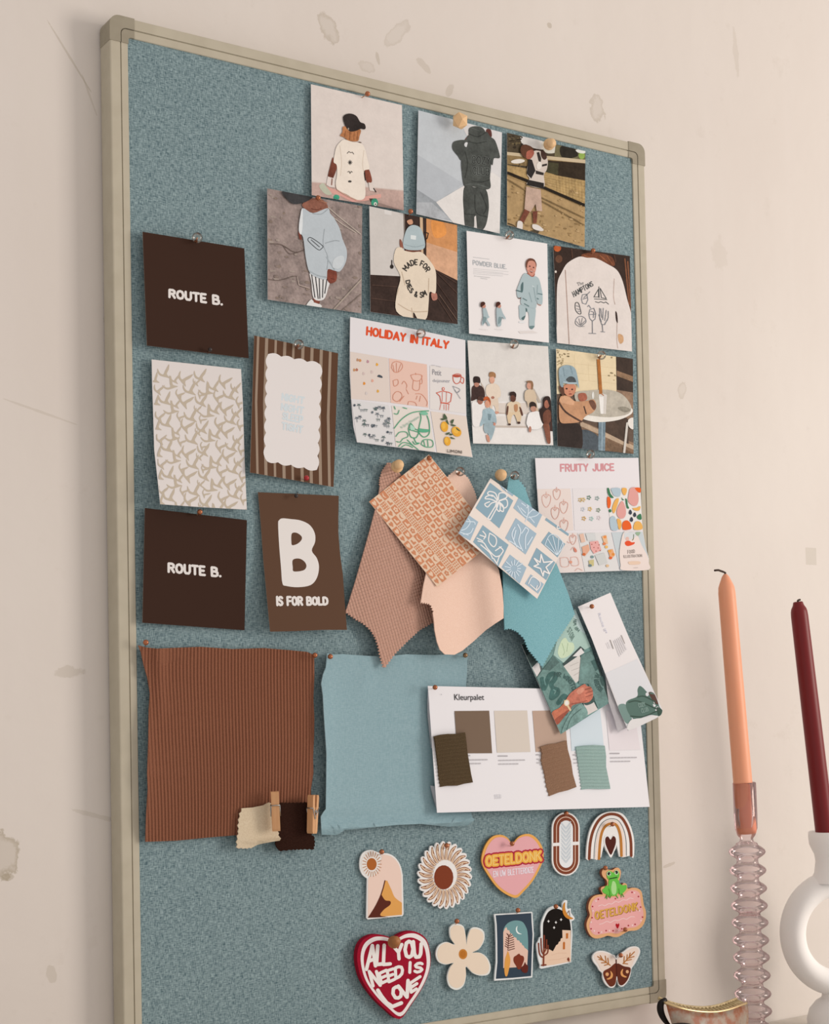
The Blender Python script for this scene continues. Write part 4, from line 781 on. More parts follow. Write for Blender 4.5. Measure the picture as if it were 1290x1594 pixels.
for q, c in (([(500, 810), (540, 800), (560, 880), (520, 890)], '#dcb59f'), ([(560, 800), (650, 798), (660, 860), (580, 870)], '#cdc9c4'), ([(600, 880), (680, 870), (712, 960), (640, 995), (610, 950)], '#dfa29a'), ([(525, 930), (590, 905), (600, 960), (555, 1020), (535, 990)], '#dba386'), ([(715, 830), (760, 815), (775, 900), (740, 900)], '#e0b48c'), ([(650, 1010), (740, 985), (770, 1080), (690, 1105)], '#c8c4bd'), ([(590, 1060), (640, 1050), (640, 1110), (600, 1120)], '#c5b580'), ([(775, 960), (820, 950), (840, 1010), (800, 1050)], '#e0a070')):
    a.poly(q, c); a.L -= a.step
a.up()
for x, y in ((620, 905), (655, 890), (690, 910), (640, 935), (680, 940), (660, 970), (700, 965)): a._add(ellp(x, y, 6, 6, 0, 6), '#a04f45')
for x, y, c in ((745, 835, '#e08a4a'), (740, 900, '#dd7f50'), (790, 970, '#e09a45'), (825, 1000, '#d9873f'), (800, 1035, '#d9602f'), (760, 930, '#e6b060'), (545, 1000, '#c9683a'), (625, 1025, '#7b8f8c'), (605, 1108, '#6f7f80'), (770, 1110, '#d9b38a')): a._add(ellp(x, y, 16, 14, 0, 8), c)
a.up()
a.blob([(925, 790), (895, 900), (885, 1000), (895, 1100), (915, 1152), (1160, 1148), (1164, 1080), (1150, 1010), (1095, 910), (1045, 795), (985, 790)], '#e3cfc4'); a.poly([(930, 790), (1040, 788), (1045, 830), (990, 860), (930, 850)], '#cfccc9'); a.blob([(940, 880), (975, 870), (1000, 885), (1030, 885), (1020, 905), (965, 922), (938, 905)], '#dd5230'); a.blob([(945, 840), (970, 835), (975, 865), (948, 870)], '#dcae9f'); a.line([(1020, 812), (1018, 850), (1008, 865)], 7, '#6f7c5f', True); a.blob([(1035, 795), (1085, 788), (1062, 825)], '#95a98b')
a.text('FOOD', [(962, 962), (1030, 955), (1032, 985), (964, 995)], 4, '#93837b'); a.text('ILLUSTRATION', [(925, 1010), (1098, 1000), (1100, 1024), (928, 1034)], 4, '#a3938a'); a.blob([(975, 1070), (1075, 1068), (1075, 1095), (985, 1098)], '#e0bfa6'); a.line([(1020, 1130), (1060, 1128)], 5, '#c0afa5'); a.done()
# ------------------------------------------------------------------ fabrics
FAB = 'fabric samples pinned to the board'
def cloth(name, fr, quad, mat, label, outline, d=.002, curl=None, n=(24, 24), thick=.0011, cat='fabric', group=FAB):
    return Sheet(name, fr, quad, mat, label, cat, group, outline=outline, d=d, curl=curl, n=n, thick=thick)
# brown ribbed jersey: ribs and folds are real waves of the cloth
rib_m = speck_mat('brown_rib_jersey', '#7c4d39', '#8d5b44', 1500, .95, .0001)
def rib_curl(s, t):
    fold = .0035 * math.exp(-((s - .10 - .02 * t) / .035) ** 2) * max(0, 1 - t * 2.2) + .0012 * math.sin(9 * s + 3 * t) * t
    edge = .006 * math.exp(-s * 14) * (.35 + math.sin(PI * t))
    ph = 52 * s + .35 * math.sin(5 * t + 2 * s) + .5 * math.exp(-((t - .1) / .15) ** 2) * math.exp(-((s - .1) / .2) ** 2)
    return fold + edge + .004 * t * (1 - t) + .00055 * math.cos(2 * PI * ph) + .0007
cloth('ribbed_fabric_sample', G3, [(75, 100), (1165, 130), (1142, 1282), (106, 1330)], rib_m, 'large brown ribbed jersey sample pinned at its two upper corners',
      [(60, 98), (110, 112), (180, 119), (450, 108), (650, 122), (850, 116), (1000, 128), (1120, 140), (1165, 160), (1166, 300), (1160, 430), (1166, 560), (1164, 680), (1158, 800), (1160, 900), (1145, 1000), (1146, 1150), (1140, 1282), (900, 1282), (680, 1290), (500, 1305), (300, 1325), (106, 1332), (112, 1150), (122, 1000), (118, 900), (125, 700), (128, 500), (135, 400), (118, 300), (95, 220), (78, 140)], curl=rib_curl, n=(416, 12), thick=.0008)
# plain blue jersey with a rolled hem
blue_m = weave_mat('powder_blue_jersey', '#839a9d', '#93a7a9', 1500, .0001, .95, .25)
def blue_curl(s, t):
    hem = .006 * math.exp(-((t - .965) / .022) ** 2) + .0025 * math.exp(-((t - .88) / .05) ** 2) * math.sin(3 * s + .5)
    edge = .0055 * math.exp(-s * 16) * (.4 + math.sin(PI * t)) + .003 * math.exp(-(1 - s) * 14)
    folds = .0035 * math.exp(-((s - .30 + .25 * t) / .05) ** 2) * max(0, 1 - 3.2 * t) * t * 4 + .003 * math.exp(-((s - .72 - .2 * t) / .05) ** 2) * max(0, 1 - 4 * t) * t * 5
    return hem + edge + folds + .0016 * math.sin(5.5 * s + 2) * math.sin(PI * t) + .002
cloth('jersey_fabric_sample', G4, [(130, 85), (1140, 88), (1165, 1318), (95, 1378)], blue_m, 'large powder blue jersey sample hanging behind the colour palette sheet',
      [(135, 78), (180, 86), (250, 84), (400, 95), (520, 100), (600, 97), (650, 90), (700, 85), (900, 90), (1000, 86), (1110, 78), (1140, 95), (1138, 200), (1130, 300), (1136, 600), (1140, 900), (1150, 1150), (1175, 1255), (1192, 1272), (1165, 1300), (1140, 1313), (1000, 1322), (800, 1302), (650, 1308), (500, 1322), (380, 1335), (260, 1346), (230, 1368), (200, 1380), (95, 1380), (92, 1330), (88, 1250), (105, 1220), (125, 1195), (128, 1000), (130, 800), (120, 650), (110, 500), (104, 380), (92, 295), (105, 230), (125, 180)], curl=blue_curl, n=(26, 40))
# waffle knit
def waffle_mat():
    m, nt, b = nodes('dusty_pink_waffle'); v = coords(nt, (1, 1, 1), (0, math.radians(17), 0))
    w1 = N(nt, 'ShaderNodeTexWave', wave_type='BANDS', bands_direction='Z', Scale=105.0, Distortion=.8, Detail=1.0); nt.links.new(v, w1.inputs[0])
    w2 = N(nt, 'ShaderNodeTexWave', wave_type='BANDS', bands_direction='X', Scale=100.0, Distortion=.8, Detail=1.0); nt.links.new(v, w2.inputs[0])
    h = math_(nt, 'ADD', w1.outputs[1], math_(nt, 'MULTIPLY', w2.outputs[1], .6))
    nt.links.new(mixc(nt, ramp(nt, noise(nt, v, 700, 2), .3, .7), rgb('#bd8e79'), rgb('#c99b86')), b.inputs['Base Color'])
    b.inputs['Roughness'].default_value = .95; b.inputs['Specular IOR Level'].default_value = .1
    bump(nt, b, h, .0012, .8); return m
def pink_curl(s, t):
    return .0008 + .0075 * t ** 1.3 * (.25 + .75 * math.sin(PI * min(1, max(0, s * .9 + .25)))) + .003 * math.exp(-((s - .75) / .16) ** 2) * t
o = zigline([(60, 832), (110, 868), (150, 890), (190, 925), (215, 965), (230, 1010), (240, 1060), (258, 1122)], 9, 17) + zigline([(258, 1122), (310, 1050), (380, 980), (440, 925), (512, 885)], 7, 17) + [(520, 860), (540, 700), (500, 540), (420, 300), (345, 130), (330, 112), (300, 70)] + zigline([(280, 66), (250, 110), (238, 150), (236, 185)], 6, 14) + [(225, 260), (180, 430), (115, 660), (75, 790)]
cloth('waffle_fabric_sample', G1, [(200, 66), (420, 66), (560, 1100), (60, 1100)], waffle_mat(), 'dusty pink waffle fabric sample with zigzag cut hem', o, d=.002, curl=pink_curl, n=(14, 22))
peach_m = speck_mat('peach_jersey', '#e3bba4', '#e8c2ac', 900, .9, .00006)
def peach_curl(s, t):
    return .0030 + .013 * t * t + .007 * math.exp(-((s - .9) / .2) ** 2) * t + .003 * math.sin(6 * s + 1) * t
o = [(630, 106), (655, 116)] + zigline([(660, 120), (690, 150), (712, 195), (728, 235), (735, 280)], -6, 14) + [(760, 380), (800, 520), (848, 620), (866, 720), (872, 800), (872, 868), (830, 895), (780, 930), (720, 985), (660, 1035), (620, 1056), (570, 1054), (545, 1030), (530, 990), (518, 930), (514, 880)] + zigline([(508, 840), (492, 800), (470, 795), (446, 792)], 8, 14) + [(460, 700), (478, 620), (520, 500), (540, 350)] + zigline([(575, 150), (600, 128), (630, 106)], -6, 14)[:-1]
cloth('jersey_fabric_sample', G1, [(520, 100), (740, 100), (900, 1060), (440, 1060)], peach_m, 'peach jersey fabric sample with curled lower edge', o, d=.003, curl=peach_curl, n=(14, 22))
teal_m = speck_mat('teal_felt', '#74a0a4', '#84adb0', 1100, .95, .0002)
o = zigline([(900, 140), (925, 148), (955, 165), (985, 205)], -8, 16) + [(1030, 330), (1090, 470), (1150, 600), (1205, 740), (1240, 850)] + zigline([(1240, 850), (1195, 920), (1140, 1000), (1072, 1125)], 6, 15) + zigline([(1072, 1125), (1040, 1085), (995, 1030), (975, 975), (940, 940), (905, 925), (878, 930)], 7, 15) + [(872, 820), (868, 620), (870, 420), (885, 250)]
cloth('felt_fabric_sample', G1, [(860, 140), (990, 140), (1240, 1125), (870, 1125)], teal_m, 'teal felt fabric sample hanging below the beach motif card', o, d=.0060, curl=lambda s, t: .002 + .008 * t + .002 * math.sin(4 * s) * t, n=(10, 14))

# ------------------------------------------------------------------ tilted pattern cards
p = card('pattern_card', G1, [(180, 268), (488, 25), (838, 462), (530, 705)], '#e2bfa2', 'peach card with rows of small orange hearts, moons and flowers', d=.014, curl=lambda s, t: -.010 * (1 - t) * (1 - .3 * s) + .004 * t * t, n=(6, 12), side='#d9b295')
a = Art(p, 'printed_motifs', (0, 0, 1), base=1.4e-4)
OG, PE = '#cb8560', '#e2bfa2'
nu, nv = 12, 12
def cell(i, j):
    def P(u, v): return happ(p.Hi, (i + u) / nu, (j + v) / nv)
    return P
for i in range(nu):
    for j in range(nv):
        P = cell(i, j); L0 = a.L; k = (i * 3 + j * 5 + (i * j) % 3) % 5
        col = OG
        if (i + j) % 2 == 0:
            a._add([P(*q) for q in ((.06, .0), (.94, .0), (.94, .98), (.06, .98))], OG); a.L += a.step; col = PE
        def sh(q, c): a._add([P(*z) for z in q], c)
        m = .0
        if k == 0: sh(((.5, .85), (.2, .5), (.22, .28), (.36, .2), (.5, .34), (.64, .2), (.78, .28), (.8, .5)), col)
        elif k == 1: sh(((.6, .15), (.35, .25), (.22, .5), (.35, .75), (.6, .85), (.45, .65), (.42, .5), (.45, .35)), col)
        elif k == 2:
            for z in range(5): sh([(.5 + .2 * math.cos(z * 1.257) + .14 * math.cos(q * 1.05), .5 + .22 * math.sin(z * 1.257) + .14 * math.sin(q * 1.05)) for q in range(6)], col)
            a.L += a.step; sh(((.42, .42), (.58, .42), (.58, .58), (.42, .58)), PE if col == OG else OG)
        elif k == 3: sh(((.25, .8), (.25, .2), (.45, .2), (.5, .55), (.78, .62), (.78, .8)), col)
        else:
            for u in (.2, .5, .8):
                for v in (.2, .5, .8):
                    if (round(u * 10) + round(v * 10)) % 2 == 0 or True: sh(((u - .1, v - .1), (u + .08, v - .1), (u + .08, v + .08), (u - .1, v + .08)), col if (u + v) % .6 < .35 else col)
        a.L = L0
a.done()

p = card('motif_card', G1, [(805, 147), (1215, 438), (1045, 768), (640, 430)], '#e4d3c6', 'white card with blue palm, shell and starfish tiles', d=.024, curl=lambda s, t: -.005 * (1 - s) * (1 - t), n=(8, 8), side='#cfd0cf')
a = Art(p, 'printed_tiles')
TB, TB2 = '#8ba2ac', '#9fb0ba'
tiles = [([(803, 170), (922, 262), (850, 405), (728, 300)], TB), ([(830, 150), (855, 152), (940, 208), (918, 240), (868, 205)], TB2), ([(962, 222), (1082, 312), (1040, 402), (922, 300)], TB2), ([(1100, 335), (1215, 415), (1205, 445), (1085, 362)], TB), ([(690, 335), (742, 372), (700, 468), (636, 432)], TB2), ([(765, 388), (898, 490), (845, 602), (715, 475)], TB), ([(935, 352), (1042, 432), (985, 540), (880, 455)], TB2), ([(1105, 422), (1190, 485), (1150, 555), (1065, 478)], TB), ([(905, 540), (990, 607), (955, 690), (862, 605)], TB2), ([(1042, 505), (1138, 580), (1092, 672), (998, 595)], TB), ([(1012, 642), (1080, 692), (1050, 742), (982, 690)], TB2)]
for q, c in tiles: a.poly(q, c); a.L -= a.step
a.up(); WH = '#e6ddd6'
a.lines([[(790, 355), (830, 290), (838, 262)], [(804, 360), (840, 295), (848, 265)], [(790, 355), (804, 360)]], 6, WH)
a.lines([[(840, 262), (815, 235), (785, 240), (778, 252), (805, 255), (838, 268)], [(842, 258), (830, 225), (800, 215), (790, 228), (815, 240)], [(845, 258), (850, 225), (880, 225), (888, 245), (850, 262)], [(848, 265), (885, 255), (892, 285), (875, 300), (850, 272)], [(845, 270), (855, 290), (850, 318), (835, 300), (842, 272)], [(838, 268), (810, 275), (790, 295), (775, 280), (800, 268)], [(850, 270), (870, 290), (870, 318), (855, 312)]], 6, WH, True)
W2 = '#cfd6dc'
a.lines([[(985, 370), (1000, 320), (990, 270), (975, 255)], [(995, 335), (1030, 300), (1040, 290)], [(990, 300), (1010, 280), (1010, 265)], [(1000, 350), (1040, 340), (1060, 320)], [(985, 290), (965, 275)], [(1005, 345), (1030, 375)], [(1020, 310), (1050, 312)], [(960, 300), (985, 325)], [(945, 290), (970, 330), (990, 345)]], 5, W2, True)
a.lines([[(655, 415), (680, 405), (700, 375), (690, 355)], [(665, 435), (700, 430), (715, 405)], [(680, 370), (720, 372), (725, 385)], [(650, 425), (690, 440)]], 5, W2, True)
a.lines([[(800, 430), (830, 450), (835, 480), (820, 500), (795, 470), (800, 430)], [(740, 470), (770, 480), (790, 510), (830, 550), (860, 540)], [(765, 420), (780, 440), (770, 460)], [(750, 440), (780, 450)], [(850, 500), (870, 520), (850, 550), (840, 580)], [(830, 520), (860, 500)], [(755, 490), (800, 530), (815, 560)], [(735, 455), (765, 470)], [(820, 560), (840, 590)]], 6, WH, True)
a.lines([[(970, 520), (950, 470), (960, 420), (945, 385)], [(985, 510), (985, 450), (1000, 415), (985, 400)], [(960, 510), (920, 480), (900, 470)], [(925, 460), (935, 415)], [(995, 490), (1020, 450)], [(940, 500), (915, 440), (930, 400)], [(965, 430), (985, 400)]], 6, W2, True)
a.lines([[(1085, 490), (1110, 440), (1150, 445), (1180, 490), (1150, 540)], [(1145, 540), (1100, 460)], [(1148, 540), (1125, 445)], [(1150, 540), (1155, 455)], [(1152, 540), (1175, 480)], [(1085, 490), (1145, 542)]], 4, W2, True)
a.lines([[(925 + 18 * math.cos(k), 612 + 18 * math.sin(k)), (925 + (34 + 10 * (k % 2)) * math.cos(k), 612 + (36 + 10 * (k % 2)) * math.sin(k))] for k in [i * .48 for i in range(13)]], 5, W2)
a.line([(1030, 560), (1060, 580), (1065, 540), (1078, 580), (1125, 575), (1090, 605), (1110, 640), (1080, 625), (1075, 650), (1062, 612), (1028, 600), (1052, 590), (1030, 560)], 7, WH)
a.lines([[(1000, 690), (1020, 655), (1055, 675), (1060, 700), (1040, 725), (1045, 700)], [(1010, 695), (1040, 722)], [(1150, 388), (1148, 405), (1170, 402)], [(850, 165), (880, 180), (870, 195)], [(890, 180), (900, 205), (915, 210)], [(880, 200), (890, 215)]], 5, WH, True); a.done()

# ------------------------------------------------------------------ colour palette sheet and knit swatches
p = card('palette_sheet', G5, [(55, 62), (1191, 88), (1258, 718), (105, 750)], '#e3dad7', 'white sheet titled Kleurpalet with printed colour squares', 'sheet', d=.0105, curl=lambda s, t: .003 * t - .002 * math.exp(-s * 6) * (1 - t), n=(3, 6), group=None)
def flap(q, lab):
    fx, fy, fs = G5; bm = bmesh.new()
    V = [bm.verts.new(cast(fx + x / fs, fy + y / fs, d)) for x, y, d in q]; bm.faces.new(V)
    r = bmesh.ops.solidify(bm, geom=bm.faces[:], thickness=.0003)
    bmesh.ops.recalc_face_normals(bm, faces=bm.faces)
    mesh_of('folded_flap', bm, M('#d5ccc9', .6), p.ob, p.o)
flap([(56, 70, .0092), (52, 150, .0076), (54, 230, .0068), (72, 400, .0062), (80, 400, .0104), (66, 200, .0094)], '')
flap([(68, 602, .0062), (92, 606, .0113), (106, 748, .0120), (84, 680, .0085)], '')
Art(p, 'printed_lettering', label='black Kleurpalet title').type('Kleurpalet', [(198, 106), (360, 108), (362, 148), (200, 150)], '#3d3a3a', .003).done()
for q, c in (([(200, 198), (388, 196), (404, 427), (215, 428)], '#76604f'), ([(414, 197), (594, 195), (612, 420), (430, 424)], '#d0c0b1'), ([(622, 197), (795, 194), (814, 415), (640, 420)], '#b69885'), ([(820, 195), (990, 192), (1012, 410), (835, 415)], '#cbd1d3'), ([(1020, 195), (1172, 192), (1208, 408), (1040, 412)], '#ded1cf')): Art(p, 'colour_square').poly(q, c).done()
T1 = '#b6adab'
for x, y in ((235, 440), (438, 442), (645, 435), (845, 436), (1045, 428)):
    a = Art(p, 'printed_caption'); a.line([(x, y), (x + 48, y)], 6, '#aaa1a0')
    for r_, ln in ((24, 150), (44, 108)):
        for k in range(int(ln / 18)): a._line([(x + 4 + k * 18, y + r_ - k * .3), (x + 16 + k * 18, y + r_ - k * .3)], 6, T1)
    a.done()
a = Art(p, 'ink_dot'); a._line([(128, 108), (129, 108)], 4, '#8d8887'); a.done()
Art(p, 'page_number').type('553', [(418, 652), (452, 650), (454, 672), (420, 674)], '#c9c1be').done()
def knit_mat(name, c1, c2, rot=0):
    m, nt, b = nodes(name); v = coords(nt, (1, 1, 1), (0, rot, 0))
    w2 = N(nt, 'ShaderNodeTexWave', wave_type='BANDS', bands_direction='X', Scale=190.0, Distortion=1.5, Detail=1.0); nt.links.new(v, w2.inputs[0])
    nt.links.new(mixc(nt, ramp(nt, noise(nt, v, 1400, 2), .3, .7), rgb(c1), rgb(c2)), b.inputs['Base Color'])
    b.inputs['Roughness'].default_value = .95; b.inputs['Specular IOR Level'].default_value = .1
    bump(nt, b, w2.outputs[1], .0006, .8); return m
def knit(fr, quad, mat, label, outline, rows, d=.013):
    Sheet('knit_swatch', fr, quad, mat, label, 'fabric', 'knitted swatches on the palette sheet', outline=outline, d=d, curl=lambda s, t: .0006 + .0005 * math.cos(2 * PI * rows * t + .5 * math.sin(6 * s)) + .0008 * math.sin(PI * s), n=(6, rows * 8), thick=.0018)
knit(G5, [(92, 338), (262, 315), (300, 585), (122, 608)], knit_mat('dark_brown_knit', '#51402c', '#5f4c36', .05), 'dark brown ribbed knit swatch at left of the palette sheet', [(90, 336), (130, 326), (170, 322), (215, 322), (258, 314), (262, 345), (270, 420), (280, 480), (290, 540), (300, 585), (255, 592), (215, 603), (160, 604), (124, 610), (116, 560), (112, 500), (104, 430), (96, 370)], 14)
knit(G5, [(670, 395), (808, 358), (862, 610), (712, 658)], knit_mat('mid_brown_knit', '#8a6750', '#9a755c', .2), 'mid brown ribbed knit swatch on the palette sheet below the green photo', [(668, 392), (715, 378), (760, 372), (808, 358), (815, 410), (832, 470), (842, 540), (862, 610), (815, 628), (765, 640), (714, 660), (700, 610), (690, 540), (672, 470), (676, 430)], 11, .0135)
knit(G5, [(860, 388), (1015, 385), (1045, 620), (888, 622)], knit_mat('sage_knit', '#95aaa1', '#a5b8ae', 0), 'sage green ribbed knit swatch at right of the palette sheet', [(858, 392), (900, 386), (960, 382), (1015, 386), (1022, 440), (1022, 500), (1034, 560), (1046, 620), (990, 622), (930, 620), (888, 624), (882, 560), (874, 500), (866, 440)], 13, .013)

# ------------------------------------------------------------------ green collage photo and hang tag
p = photo('photo_print', G6, [(60, 500), (512, 205), (825, 970), (390, 1252)], '#6f8f88', 'tilted photo of green lettered sweaters and a hand with a wristwatch', d=.0100, curl=lambda s, t: .006 * t)
a = Art(p, 'printed_scene')
a.poly([(60, 500), (190, 540), (240, 700), (190, 780)], '#4c5753'); a.poly([(150, 695), (205, 640), (222, 720), (190, 772)], '#d6ccc6'); a.blob([(60, 510), (110, 500), (130, 560), (100, 590)], '#2f3a38')
a.poly([(400, 270), (512, 205), (640, 520), (560, 560), (420, 660), (330, 590)], '#a3b9ac'); a.blob([(500, 220), (545, 260), (600, 400), (560, 390), (505, 310)], '#b5c3bd'); a.arc('MR WIN', 590, 320, 70, 215, 290, 24, 6, '#5d736b')
a.blob([(395, 470), (430, 445), (455, 480), (495, 490), (500, 545), (450, 600), (390, 615), (365, 560)], '#c4cfae'); a.lines([[(400, 490), (420, 560), (410, 590)], [(450, 490), (440, 560)]], 4, '#94a781', True); a.text('STON', [(470, 350), (505, 430), (480, 470), (445, 390)], 6, '#6d8378')
a.poly([(405, 665), (555, 515), (590, 545), (430, 685)], '#3b4a47'); a.poly([(410, 685), (545, 590), (600, 700), (570, 780), (515, 825)], '#cfc5bc'); a.poly([(490, 600), (560, 530), (588, 570), (540, 600)], '#dad1cb'); a.lines([[(470, 680), (540, 650)], [(480, 720), (560, 690)], [(500, 760), (570, 720)]], 5, '#b8aea5')
a.poly([(190, 780), (330, 590), (420, 690), (520, 830), (600, 1100), (390, 1252)], '#6b877f'); a.poly([(240, 710), (330, 595), (380, 650), (300, 720)], '#546c66')
a.line([(235, 790), (250, 870), (290, 770), (330, 745), (345, 780), (310, 830)], 40, '#3f625c', True); a.line([(310, 840), (330, 870), (365, 880), (360, 920), (310, 950), (325, 880)], 36, '#3f625c', True); a.line([(370, 990), (420, 930), (450, 990), (430, 1080)], 38, '#3f625c', True)
a.line([(250, 785), (262, 840)], 7, '#6f9189'); a.line([(330, 880), (350, 890)], 7, '#6f9189'); a.arc('MR WINSTON', 355, 900, 132, -6, 92, 34, 8, '#405a55')
a.poly([(560, 590), (655, 555), (830, 960), (700, 1035), (620, 830), (540, 830)], '#6a857e'); a.poly([(640, 640), (690, 620), (715, 700), (680, 725)], '#405d58'); a.poly([(655, 560), (690, 600), (830, 960), (790, 975)], '#33423f'); a.blob([(715, 780), (745, 770), (760, 820), (740, 850)], '#3c5651')
a.arc('MR WINSTON', 790, 800, 118, 300, 215, 34, 8, '#3f5954', inner=True); a.poly([(580, 990), (660, 970), (700, 1045), (615, 1092)], '#cfc2ba'); a.blob([(400, 1240), (430, 1150), (500, 1040), (570, 1000), (615, 1095), (480, 1190)], '#77938b'); a.line([(440, 1210), (480, 1110), (560, 1040)], 9, '#546d66', True); a.blob([(580, 960), (660, 930), (670, 980), (600, 1010)], '#3b504b'); a.done()
a = Art(p, 'printed_hand')
a.blob([(315, 1075), (380, 1030), (430, 985), (470, 1040), (420, 1100), (362, 1170)], '#b8694e'); a.blob([(340, 1130), (420, 1070), (465, 1045), (425, 1100), (362, 1172)], '#8f4a38')
a.blob([(430, 985), (470, 910), (540, 860), (590, 832), (610, 850), (640, 855), (655, 880), (660, 910), (655, 950), (620, 985), (560, 990), (490, 1010), (470, 1040)], '#c0705a'); a.lines([[(590, 880), (645, 862)], [(600, 910), (655, 890)], [(600, 940), (655, 920)], [(480, 1000), (560, 985), (610, 970)]], 6, '#8f4a3c', True); a.blob([(520, 890), (570, 860), (590, 880), (545, 920)], '#d08a72')
a.line([(425, 975), (470, 1050)], 16, '#d9b88f'); a.ell(440, 990, 24, 28, '#d8c29a'); a.ell(440, 990, 16, 20, '#e2d9cf'); a.done()

tagq = [(535, 185), (805, 68), (1228, 1105), (955, 1225)]
p = card('hang_tag', G6, tagq, '#e3d8d3', 'white folded leaflet with a green hooded figure hanging over the right frame', 'leaflet', d=.021, curl=lambda s, t: -.006 * (1 - t) + .010 * t * t * s, n=(10, 24), outline=[(535, 185), (805, 68), (960, 440), (1150, 850), (1243, 1055), (1232, 1090), (1190, 1118), (955, 1225), (860, 1000), (760, 740), (650, 450)], group=None)
a = Art(p, 'printed_scene')
a.poly([(765, 742), (1030, 622), (1150, 850), (1243, 1055), (1190, 1118), (955, 1222)], '#d9d3d1')
GN1, GN2 = '#5d7368', '#425348'
a.blob([(870, 1015), (935, 1005), (985, 1120), (945, 1165), (905, 1110)], '#7b9087'); a.blob([(935, 995), (960, 965), (1030, 935), (1032, 880), (1050, 848), (1080, 865), (1120, 905), (1165, 905), (1195, 960), (1215, 1020), (1240, 1060), (1215, 1100), (1150, 1090), (1080, 1110), (1020, 1135), (975, 1100), (945, 1050)], GN1)
a.blob([(1125, 905), (1165, 905), (1195, 960), (1205, 1005), (1165, 975)], '#5b4239'); a.ell(1113, 918, 14, 16, '#d9d3d1'); a.blob([(1195, 1025), (1230, 1040), (1240, 1062), (1215, 1098), (1200, 1070)], GN2); a.lines([[(960, 985), (1040, 975), (1190, 1040)], [(975, 1100), (1080, 1105), (1190, 1060)], [(1035, 940), (1090, 935), (1180, 980)]], 9, GN2, True)
a.text('COZY', [(1035, 995), (1090, 985), (1098, 1015), (1045, 1028)], 7, '#7d9186'); a.text('CLUB', [(1060, 1040), (1115, 1025), (1125, 1055), (1068, 1075)], 7, '#7d9186')
a.blob([(975, 1135), (1080, 1115), (1170, 1095), (1190, 1115), (960, 1218)], '#e3dad4'); a.done()
a = Art(p, 'printed_lettering')
a.type('Route b', [(722, 235), (775, 385), (755, 395), (702, 245)], '#ccc6cb'); a.dots([(768, 385), (775, 400)], 6, '#c9c2ca')
for (x0, y0), (x1, y1), c in (((805, 465), (830, 535), '#9d9189'), ((898, 425), (925, 492), '#a2968e')): a.line([(x0, y0), (x1, y1)], 6, c)
for i in range(5): a.line([(835 + i * 14, 470 - i * 8), (885 + i * 14, 600 - i * 14)], 6, '#d3c9c4')
for i in range(2): a.line([(775 + i * 14, 490 - i * 8), (795 + i * 14, 535 - i * 4)], 4, '#d6ccc7')
a.done()
# back leaf of the leaflet
fx, fy, fs = G6; bm = bmesh.new()
V = [bm.verts.new(cast(fx + x / fs, fy + y / fs, d)) for x, y, d in ((760, 745, .0165), (955, 1190, .019), (868, 1238, .0175), (840, 1130, .0172), (790, 985, .0168))]
bm.faces.new(V); bmesh.ops.solidify(bm, geom=bm.faces[:], thickness=.0003); bmesh.ops.recalc_face_normals(bm, faces=bm.faces)
mesh_of('back_leaf', bm, M('#ddd2ce', .5), p.ob, p.o)

# ------------------------------------------------------------------ pinked swatches held by clothespins
o = zigline([(180, 330), (150, 400), (135, 480), (125, 560), (130, 640), (118, 700), (108, 780), (110, 850)], -17, 78) + zigline([(118, 856), (230, 862), (330, 850)], 12, 62) + [(400, 815), (470, 800), (600, 775), (690, 762)] + [(708, 735), (672, 690), (682, 660), (655, 625), (690, 580), (690, 300), (545, 250), (470, 290), (330, 318)]
Sheet('pinked_swatch', H6, [(130, 260), (690, 260), (700, 860), (110, 860)], speck_mat('oatmeal_jersey', '#c9b193', '#d3bd9f', 900, .95, .00008), 'small oatmeal fabric swatch with zigzag edge held by a clothespin', 'fabric', 'pinked swatches under the brown sample', outline=o, d=.0075, curl=lambda s, t: .005 * math.exp(-((t - .86) / .05) ** 2) * s * 1.3 + .0015 * t, n=(8, 20), thick=.0012)
o = [(690, 258)] + zigline([(700, 262), (900, 262), (1060, 255), (1130, 250)], -10, 52) + [(1125, 640)] + zigline([(1140, 660), (1120, 690)], 8, 40) + zigline([(1145, 700), (1150, 750), (1155, 800), (1145, 850), (1140, 880)], -14, 46) + zigline([(1120, 885), (1000, 885), (850, 892), (710, 905)], 12, 58) + [(680, 890), (650, 850), (630, 800), (640, 770), (700, 600)]
Sheet('pinked_swatch', H6, [(640, 250), (1150, 250), (1150, 900), (640, 900)], speck_mat('espresso_jersey', '#2a1711', '#321d16', 900, .95, .00008), 'small espresso brown fabric swatch with zigzag edge between two clothespins', 'fabric', 'pinked swatches under the brown sample', outline=o, d=.0060, curl=lambda s, t: .003 * t * s + .001, n=(6, 8), thick=.0012)

